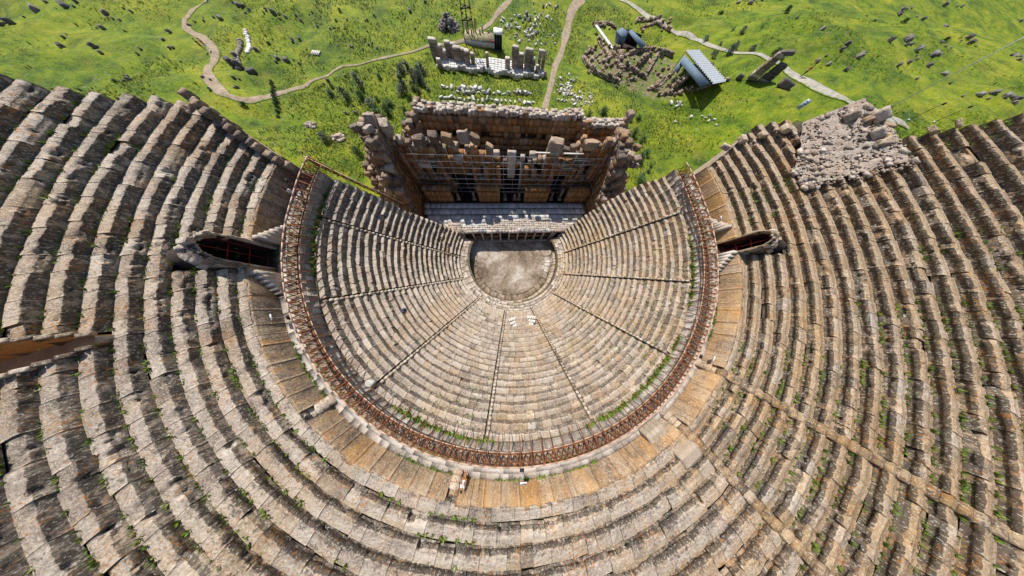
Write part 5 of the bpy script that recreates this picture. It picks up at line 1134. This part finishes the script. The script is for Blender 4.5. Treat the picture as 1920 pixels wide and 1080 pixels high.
# ---------------------------------------------------------------- fountain ruin behind the stage
def nymphaeum():
    root = empty('fountain_ruin', (-8, 71, 0), 'ruined white and grey monumental fountain with standing piers behind the stage', 'ruin'); L = tuple(root.location)
    g = max(gz(-25, 72), gz(-8, 72), gz(10, 72))
    mb = MB()
    poly = [(-26.5,69.2), (-24.6,73.2), (-17.3,72.6), (-8,76), (-3.1,75), (6.4,73.8), (12.4,72.2), (12.6,70.9), (1.4,69.3), (-9.9,70.2), (-17,69.3)]
    for x in np.arange(-26, 12.6, 1.25):
        ylo = np.interp(x, [-26.5,-17,-9.9,1.4,12.6], [69.2,69.3,70.0,69.3,70.9]); yhi = np.interp(x, [-26.5,-24.6,-17.3,-8,-3.1,6.4,12.4], [70,73.4,72.8,76,75.2,74.2,72.4])
        for y in np.arange(ylo, yhi, 1.1): box(mb, (x, y+.5, g+.05+RNG.normal(0, .02)), (1.22, 1.07, .5), 0, rtint(.7, .15, .15, .12))
    mb.build('floor', M['marble'], root, L)
    mb = MB()
    for x in np.arange(-25.5, 12.6, .95):                                # scalloped basin front
        y0 = np.interp(x, [-26.5,-17,-9.9,1.4,12.6], [69.2,69.3,70.0,69.3,70.9]); ph = (x+25.5) % 7.6; off = -1.1*max(0, 1-((ph-3.8)/2.4)**2)
        if RNG.random() < .15: continue
        mb = MB(); hh = RNG.uniform(.6, 1.15); rock(mb, (x, y0+off*RNG.uniform(.7, 1.1), g-.15+hh/2), (RNG.uniform(.7, 1.1), RNG.uniform(.5, .8), hh), RNG.normal(0, .08), .08, .1, 3, rtint(.5, .2, .3, .2)); mb.build('basin_block', M['marble'], root, L)
    for (x, y, h, w_, d_) in ((-26.7,73.2,3.5,2.6,1.2), (-25,73,2.6,1.8,1.2), (-23.7,72.8,1.8,1.6,1.2), (-22.4,74.6,2.8,2.,1.2), (-20.6,74.4,2.7,1.8,1.1), (-19.3,73.2,2.6,2.6,1.3), (-17.4,73.2,2.4,1.4,1.2), (-15.9,71.8,2.7,1.6,1.4), (-14.2,72.3,2.1,1.3,1.2), (-25.2,69,1.6,1.4,1.),
                              (-9.1,71.5,2.8,1.0,1.0), (-2.1,72.2,2.1,1.7,1.3), (.5,73.1,4.,2.3,1.2), (2.4,73,2.9,2.2,1.2), (5.2,73,3.9,2.8,1.2), (6.9,72.4,2.6,1.2,1.2), (9,73.9,3.2,1.1,1.), (10.5,73.6,3.3,1.1,1.), (8.4,71.6,1.6,1.1,1.)):
        mb = MB(); z = g+.2; h = h*.92
        while z < g+h-.3:
            c = min(RNG.uniform(.5, .75), g+h-z); rock(mb, (x+RNG.normal(0, .03), y+RNG.normal(0, .03), z+c/2), (w_, d_, c-.015), RNG.normal(0, .03), .05, .08, 3, rtint(.35, .45, .5, .18)); z += c
        pr = mb.build('pier', M['capstone'], root, L)
        mb = MB(); rock(mb, (x, y, g+h+.05), (w_*.95, d_, .35), RNG.normal(0, .06), .10, .2, 3, rtint(.8, .15, .15, .1)); mb.build('pier_top', M['capstone'], pr, L)
    mb = MB(); rock(mb, (9.75, 73.7, g+3.4), (2.6, 1., .4), -.15, .05, .1, 3, (.6,.2,.3)); mb.build('lintel', M['capstone'], root, L)
    mb = MB(); rock(mb, (-21.5, 74.9, g+1.2), (3.4, .9, 2.4), 0, .06, .1, 4, (.15,.2,.6)); mb.build('back_wall', M['boulder'], root, L)
nymphaeum()
def terrace():
    g = gz(-12, 83); root = empty('paved_terrace', (-12, 84, g), 'raised paved terrace with column stumps below the black steel tower', 'terrace'); L = tuple(root.location)
    mb = MB(); box(mb, (-12.3, 84.3, g+.35), (10.6, 5.6, .9), 0); mb.build('platform', M['marble'], root, L)
    mb = MB(); box(mb, (-12.3, 84.3, g+.83), (10.3, 5.3, .06), 0, (.6,.6,.2)); mb.build('paving', M['dirt'], root, L)
    for (x, y, h) in ((-17,86,1.6), (-15,84,1.1), (-13.9,86.4,2.3), (-12.2,85.4,.9), (-11.4,86.6,1.3), (-9.2,86.8,.6)):
        mb = MB(); tube(mb, (x, y, g+.8), (x, y, g+.8+h), .28, 8, rtint(.5, .5, .3), r2=.22); mb.build('column_stump', M['capstone'], root, L)
    g2 = gz(-5.6, 82); root = empty('ticket_kiosk', (-5.6, 82, g2), 'dark glazed kiosk with a flat white roof beside the terrace', 'kiosk'); L = tuple(root.location)
    mb = MB(); box(mb, (-5.6, 82.9, g2+1.6), (2.7, 2.2, 3.0), 0); bo = mb.build('body', M['roofblue'], root, L)
    mb = MB()
    for x in (-6.5, -5.6, -4.7): box(mb, (x, 81.78, g2+1.6), (.78, .05, 2.5), 0)
    mb.build('glass_panels', M['blacksteel'], bo, L)
    mb = MB(); box(mb, (-5.6, 82.9, g2+3.2), (3.1, 2.7, .25), 0); mb.build('roof', M['white'], root, L)
    mb = MB(); box(mb, (-7.6, 81.9, g2+1.3), (.5, .4, 1.1), 0); o = mb.build('fire_extinguisher_cabinet', M['c_red'], None, (-7.6, 81.9, g2+.8)); tag(o, 'small red cabinet standing beside the dark kiosk', 'cabinet')
terrace()
def tower():
    g = gz(-16, 82.5); root = empty('steel_tower', (-16, 82.5, g), 'tall black steel lattice tower above the fountain ruin', 'tower'); L = tuple(root.location)
    base = [(-17.6,81.8), (-14.1,83.2), (-16.2,84.6)]; top = np.array([-16.0, 82.9, g+19.])
    for b in base:
        mb = MB(); tube(mb, (b[0], b[1], g), top+np.array([b[0]+16, b[1]-83.2, 0])*.22, .15, 6); mb.build('leg', M['blacksteel'], root, L)
    for t in (.18, .27, .42, .57, .72, .87):
        mb = MB(); P = [np.array([b[0], b[1], g])*(1-t) + (top+np.array([b[0]+16, b[1]-83.2, 0])*.22)*t for b in base]
        for i in range(3): tube(mb, P[i], P[(i+1) % 3], .10, 5)
        mb.build('cross_bar', M['blacksteel'], root, L)
tower()
# ---------------------------------------------------------------- shelters, walkway
def slab(mb, q, th=.06):
    q = np.array(q, float); n = np.cross(q[1]-q[0], q[3]-q[0]); n /= np.linalg.norm(n); n *= 1 if n[2] > 0 else -1
    mb.add(np.concatenate([q, q+n*th]), np.array([[3,2,1,0],[4,5,6,7],[0,1,5,4],[1,2,6,5],[2,3,7,6],[3,0,4,7]]))
def corrugated(mb, a, b, c, d, n=22, amp=.05):
    """sheet a-b (one eave) to d-c (other), ribs running a->d"""
    a, b, c, d = [np.array(v, float) for v in (a, b, c, d)]; nn = np.cross(b-a, d-a); nn /= np.linalg.norm(nn); nn *= 1 if nn[2] > 0 else -1
    V = []
    for i in range(n*4+1):
        t = i/(n*4); o = nn*amp*math.sin(i*PI/2)
        V += [a+(b-a)*t+o, d+(c-d)*t+o]
    V = np.array(V); k = len(V); mb.add(np.concatenate([V, V-nn*.03]), [grid_faces(n*4+1, 2), grid_faces(n*4+1, 2)[:, ::-1]+k])
def shelters():
    g = gz(62, 66); root = empty('excavation_shelter', (62, 66, g), 'long open shelter with a white corrugated roof and slate blue lower roof panels', 'shelter'); L = tuple(root.location)
    mb = MB(); corrugated(mb, (61.6,78.7,5.4), (65.1,59.7,6.6), (71.7,62.9,6.2), (68.7,81.8,4.8), 17, .13); mb.build('white_roof', M['roofwhite'], root, L)
    for q in ([(61.3,77.3,5.),(64.8,60.9,6.2),(63.0,61.2,5.2),(60.6,75.6,4.1)], [(61.3,77.4,4.8),(61.9,75.4,4.3),(60.6,72.8,3.),(59.7,74.9,3.)], [(63.6,69.6,4.2),(64.7,70.3,4.4),(65.9,65.3,4.9),(64.3,64.2,4.7)]):
        mb = MB(); slab(mb, q, .08); mb.build('lower_roof', M['roofblue'], root, L)
    for (x, y, h) in ((61.6,78.3,5.2), (63.4,69.,5.9), (65.1,60.2,6.4), (68.6,81.3,4.7), (70.2,72.,5.4), (71.5,63.4,6.1), (59.9,74.8,2.95), (60.7,73.,2.95)):
        mb = MB(); tube(mb, (x, y, gz(x, y)-.2), (x, y, h), .09, 6); mb.build('post', M['blacksteel'], root, L)
    for a, b in (((61.6,78.5,5.2), (65.1,59.9,6.4)), ((68.7,81.6,4.6), (71.6,63.1,6.05))):
        mb = MB(); bar(mb, a, b, .1); mb.build('beam', M['blacksteel'], root, L)
    g = gz(46, 91); root = empty('excavation_shelter', (46, 91, g), 'small slate blue gabled metal hut with a dark open front', 'shelter'); L = tuple(root.location)
    mb = MB(); slab(mb, [(38.4,90.,3.6), (41.7,86.3,3.2), (43.1,89.7,1.2), (40.6,91.4,.9)]); mb.build('side_wall', M['roofblue'], root, L)
    for q in ([(38.4,90.,3.65), (40.8,92.,3.8), (42.9,90.2,3.8), (41.7,86.3,3.25)], [(43.2,90.3,3.7), (45.2,93.2,3.4), (52.6,90.6,2.0), (50.2,87.6,1.9)]):
        mb = MB(); slab(mb, q, .08); mb.build('roof_slope', M['roofblue'], root, L)
    mb = MB(); box(mb, (46.8, 93.6, g+1.), (7., .15, 2.4), -.35); box(mb, (42.6, 91.4, g+1.2), (.15, 4., 2.4), .3); box(mb, (46.6, 91.4, g+.12), (6.4, 4., .1), -.35); mb.build('interior', M['darkshade'], root, L)
    for (x, y, h) in ((41.8,86.5,3.1), (43.2,89.9,3.6), (50.2,87.8,1.8), (52.4,90.4,1.9), (45.2,93.,3.3)):
        mb = MB(); tube(mb, (x, y, gz(x, y)-.3), (x, y, h), .08, 6); mb.build('post', M['blacksteel'], root, L)
    g = gz(37, 96); root = empty('walkway_deck', (37, 96, g), 'narrow pale raised timber walkway ending in a small landing over the ruins', 'walkway'); L = tuple(root.location)
    a, b = np.array([34.2, 102.6, g+.9]), np.array([39.6, 90.2, g+.9]); d = (b-a)/np.linalg.norm(b-a); n_ = np.array([-d[1], d[0], 0])
    mb = MB(); LN = np.linalg.norm(b-a)
    for t in np.arange(0, LN, .32): c = a+d*t; box(mb, c, (.28, 1.25, .08), math.atan2(d[1], d[0]), rtint())
    mb.build('deck', M['white'], root, L)
    mb = MB(); box(mb, b+n_*.9+d*.3, (1.6, 2.9, .1), math.atan2(d[1], d[0])); mb.build('landing', M['white'], root, L)
    mb = MB()
    for s in (-1, 1):
        for t in np.arange(0, LN, 2.2): c = a+d*t+n_*s*.55; tube(mb, c-[0,0,1.2], c, .05, 5)
    mb.build('supports', M['timber'], root, L)
shelters()
mb = MB(); z = gz(-64.2, 68.7)
for i in range(5): box(mb, (-64.2-1.+i*.5, 68.7, z+.2), (.38, 2.0, .06), 0)
for y in (67.9, 69.5): box(mb, (-64.2, y, z+.1), (2.5, .15, .12), 0)
o = mb.build('timber_pallet', M['plank'], None, (-64.2, 68.7, z)); tag(o, 'small pale slatted pallet lying on the left meadow', 'pallet')
def dark_tower():
    z = gz(80, 61.5); mb = MB(); root = empty('stone_stub', (80, 61.5, z), 'tall dark leaning stub of masonry on the grass right of the shelters', 'ruin'); L = tuple(root.location)
    for q in range(8): rock(mb, (78.8+q*.05, 62.6-q*.05, z+.3+q*.55), (2.6-q*.14, 1.6, .62), -.5+RNG.normal(0, .06), .08, .12, 3, rtint(.3, .3, .6))
    mb.build('core', M['rubble'], root, L); mb = MB()
    for q in range(7): rock(mb, (81.4, 60.6-q*.04, z+.3+q*.5), (3.0-q*.12, 1.2, .55), -.5+RNG.normal(0, .05), .07, .12, 3, rtint(.25, .1, .6))
    mb.build('facing', M['boulder'], root, L); mb = MB(); rock(mb, (80.2, 61.9, z+4.6), (3.6, 1.2, .6), -.3, .12, .2, 4, (.4,.2,.5), tilt=(0, -.15)); mb.build('capping_stone', M['boulder'], root, L)
    for (x, y, lab) in ((83.8,55.6,'long dark fallen slab on the grass right of the masonry stub'), (76.2,64.4,'grey stone lying at the left foot of the masonry stub')):
        m2 = MB(); rock(m2, (x, y, gz(x, y)+.5), (3.4, 1.3, 1.3) if x > 80 else (1.6,1.,.9), -.9, .14, .25, 4, (.35,.15,.5)); o = m2.build('fallen_slab', M['boulder'], None, (x, y, gz(x, y))); tag(o, lab, 'stone')
dark_tower()
# ---------------------------------------------------------------- masts, sign
def mast(x, y, h, r, label):
    z = gz(x, y); root = empty('lamp_mast', (x, y, z), label, 'mast', 'masts at upper right'); L = tuple(root.location)
    mb = MB(); tube(mb, (x, y, z-.3), (x, y, z+h), r, 8, r2=r*.7); mb.build('pole', M['blacksteel' if h < 5 else 'steel'], root, L)
    mb = MB(); box(mb, (x, y, z+.1), (.4,.4,.25), 0); mb.build('base_plate', M['steel'], root, L)
    mb = MB(); box(mb, (x, y-.12, z+h-.15), (.3,.35,.3), 0); mb.build('lamp_head', M['blacksteel'], root, L)
mast(97.6, 39.3, 13., .10, 'long grey lamp mast crossing the right hillside beside the road')
mast(106.6, 37.9, 3.0, .08, 'short dark mast just right of the long grey mast')
mast(117.4, 39.0, 3.0, .08, 'short dark mast farthest right of the three masts')
def sign():
    x, y = 79.8, 43.1; z = gz(x, y); root = empty('road_sign', (x, y, z), 'pale blue signboard with dark marks on a post in the upper right grass', 'sign'); L = tuple(root.location)
    mb = MB(); tube(mb, (x, y, z), (x, y, z+4.2), .05, 6); mb.build('post', M['steel'], root, L)
    e = np.array([math.cos(D(-60)), math.sin(D(-60))]); f = np.array([-e[1], e[0]])
    mb = MB(); box(mb, (x, y, z+3.5), (1.1, .07, 1.5), D(-60)); pn = mb.build('panel', M['blue'], root, L)
    mb = MB()
    for (u, v, w_, h) in ((-.25,3.95,.3,.16), (.12,3.95,.28,.16), (-.2,3.6,.16,.2), (.05,3.6,.2,.2), (.3,3.6,.16,.2), (0,3.2,.7,.12), (-.1,3.0,.5,.08)):
        for s in (-1, 1): c = np.array([x, y]) + e*u + f*s*.039; box(mb, (c[0], c[1], z+v), (w_, .008, h), D(-60))
    mb.build('marks', M['ink'], pn, L)
sign()
# ---------------------------------------------------------------- people
def skin_mesh(verts, edges, radii, root=0, levels=1):
    me = bpy.data.meshes.new('sk'); me.from_pydata(verts, edges, []); o = bpy.data.objects.new('sk', me); COL.objects.link(o)
    m = o.modifiers.new('s', 'SKIN'); m.use_smooth_shade = True
    for i, r in enumerate(radii): me.skin_vertices[0].data[i].radius = (r, r) if not isinstance(r, tuple) else r; me.skin_vertices[0].data[i].use_root = (i == root)
    s = o.modifiers.new('d', 'SUBSURF'); s.levels = levels; s.render_levels = levels
    dg = bpy.context.evaluated_depsgraph_get(); ev = o.evaluated_get(dg); out = bpy.data.meshes.new_from_object(ev); bpy.data.objects.remove(o); bpy.data.meshes.remove(me)
    return out
def person(x, y, z, face, h, label, top, legs, hair='hair', step=.12, arm=.1, group=None):
    root = empty('person', (x, y, z), label, 'person', group, rz=face); s = h/1.75
    V = []; E = []; R_ = []
    def v(p, r, par=None):
        V.append(tuple(np.array(p)*s)); R_.append(r*s if not isinstance(r, tuple) else tuple(q*s for q in r)); i = len(V)-1
        if par is not None: E.append((par, i))
        return i
    pel = v((0,0,.95), (.145,.11)); ab = v((0,.005,1.10), (.13,.10), pel); ch = v((0,.01,1.32), (.165,.11), ab); nk = v((0,.01,1.48), .055, ch); hd0 = v((0,.03,1.58), .085, nk); hd = v((0,.025,1.66), .095, hd0); v((0,.015,1.735), .06, hd)
    v((0,.135,1.61), .018, hd0)                                           # nose
    for sx in (-1, 1):
        v((sx*.10,.0,1.62), .022, hd)                                     # ear
        hip = v((sx*.095,0,.88), .088, pel); kn = v((sx*.10,sx*step*.6+.02,.50), .058, hip); an = v((sx*.10,sx*step-.02,.09), .040, kn); v((sx*.11,sx*step+.13,.04), .036, an)
        sh = v((sx*.20,.0,1.40), .058, ch); el = v((sx*.26,-.03,1.12), .042, sh); wr = v((sx*.25,arm,.90), .028, el); pm = v((sx*.245,arm+.03,.83), (.036,.022), wr)
        for k, (dx, L_) in enumerate(((-.030,.055), (-.010,.070), (.010,.074), (.030,.064))):
            f1 = v((sx*.245+dx*.9, arm+.04, .775), .009, pm); v((sx*.245+dx, arm+.055, .775-L_*.8), .008, f1)
        t1 = v((sx*.245-sx*.035, arm+.06, .815), .010, pm); v((sx*.245-sx*.045, arm+.085, .785), .008, t1)
    me = skin_mesh(V, E, R_); me.materials.append(M['skin']); b = link('body', me); b.parent = root; b.location = (0,0,0)
    def cloth(name, pts, edges, rad, mat):
        me = skin_mesh([tuple(np.array(p)*s) for p in pts], edges, [tuple(q*s for q in r) if isinstance(r, tuple) else r*s for r in rad]); me.materials.append(M[mat]); o = link(name, me); o.parent = root; o.location = (0,0,0)
    cloth('shirt', [(0,.005,1.06),(0,.005,1.2),(0,.01,1.34),(0,.01,1.44),(-.20,0,1.40),(.20,0,1.40),(-.255,-.02,1.17),(.255,-.02,1.17),(0,0,.95)], [(0,1),(1,2),(2,3),(2,4),(2,5),(4,6),(5,7),(0,8)], [(.150,.115),(.155,.12),(.185,.13),(.08,.07),.075,.075,.06,.06,(.155,.12)], top)
    cloth('trousers', [(0,0,.94),(-.095,0,.86),(.095,0,.86),(-.10,-step*.6+.02,.50),(.10,step*.6+.02,.50),(-.10,-step-.02,.12),(.10,step-.02,.12)], [(0,1),(0,2),(1,3),(2,4),(3,5),(4,6)], [(.155,.12),.105,.105,.075,.075,.06,.06], legs)
    cloth('hair', [(0,-.02,1.66),(0,-.005,1.735),(0,-.05,1.60)], [(0,1),(0,2)], [.108,.085,.075], hair)
    return root
person(-6.0, -29.35, ZD, D(-20), 1.5, 'person in white top and orange shorts standing alone on the walkway at bottom middle', 'c_white', 'c_orange', step=.08)
person(-29.5, 2.9, ZD, D(100), 1.45, 'person in dark top and brown shorts on the left walkway by the railing', 'c_dark', 'c_brown', 'hair')
person(-28.95, 1.5, ZD, D(80), 1.4, 'person in white shirt on the left walkway next to the one in dark top', 'c_white', 'c_blue')
person(-91.5, 63.9, gz(-91.5, 63.9)+.1, D(200), 1.75, 'walker in red top and white trousers on the winding dirt path', 'c_red', 'c_white', step=.2)
person(-92.6, 63.5, gz(-92.6, 63.5)+.1, D(200), 1.75, 'walker in dark clothes beside the red walker on the dirt path', 'c_dark', 'c_dark', step=.2)
person(89.0, 58.7, gz(89, 58.7)+.1, D(150), 2.1, 'walker in red jacket and dark trousers on the pale road at upper right', 'c_red', 'c_dark', step=.22)

for o in [o for o in scene.objects if o.name == 'x' or o.name.startswith('x.')]: bpy.data.objects.remove(o)
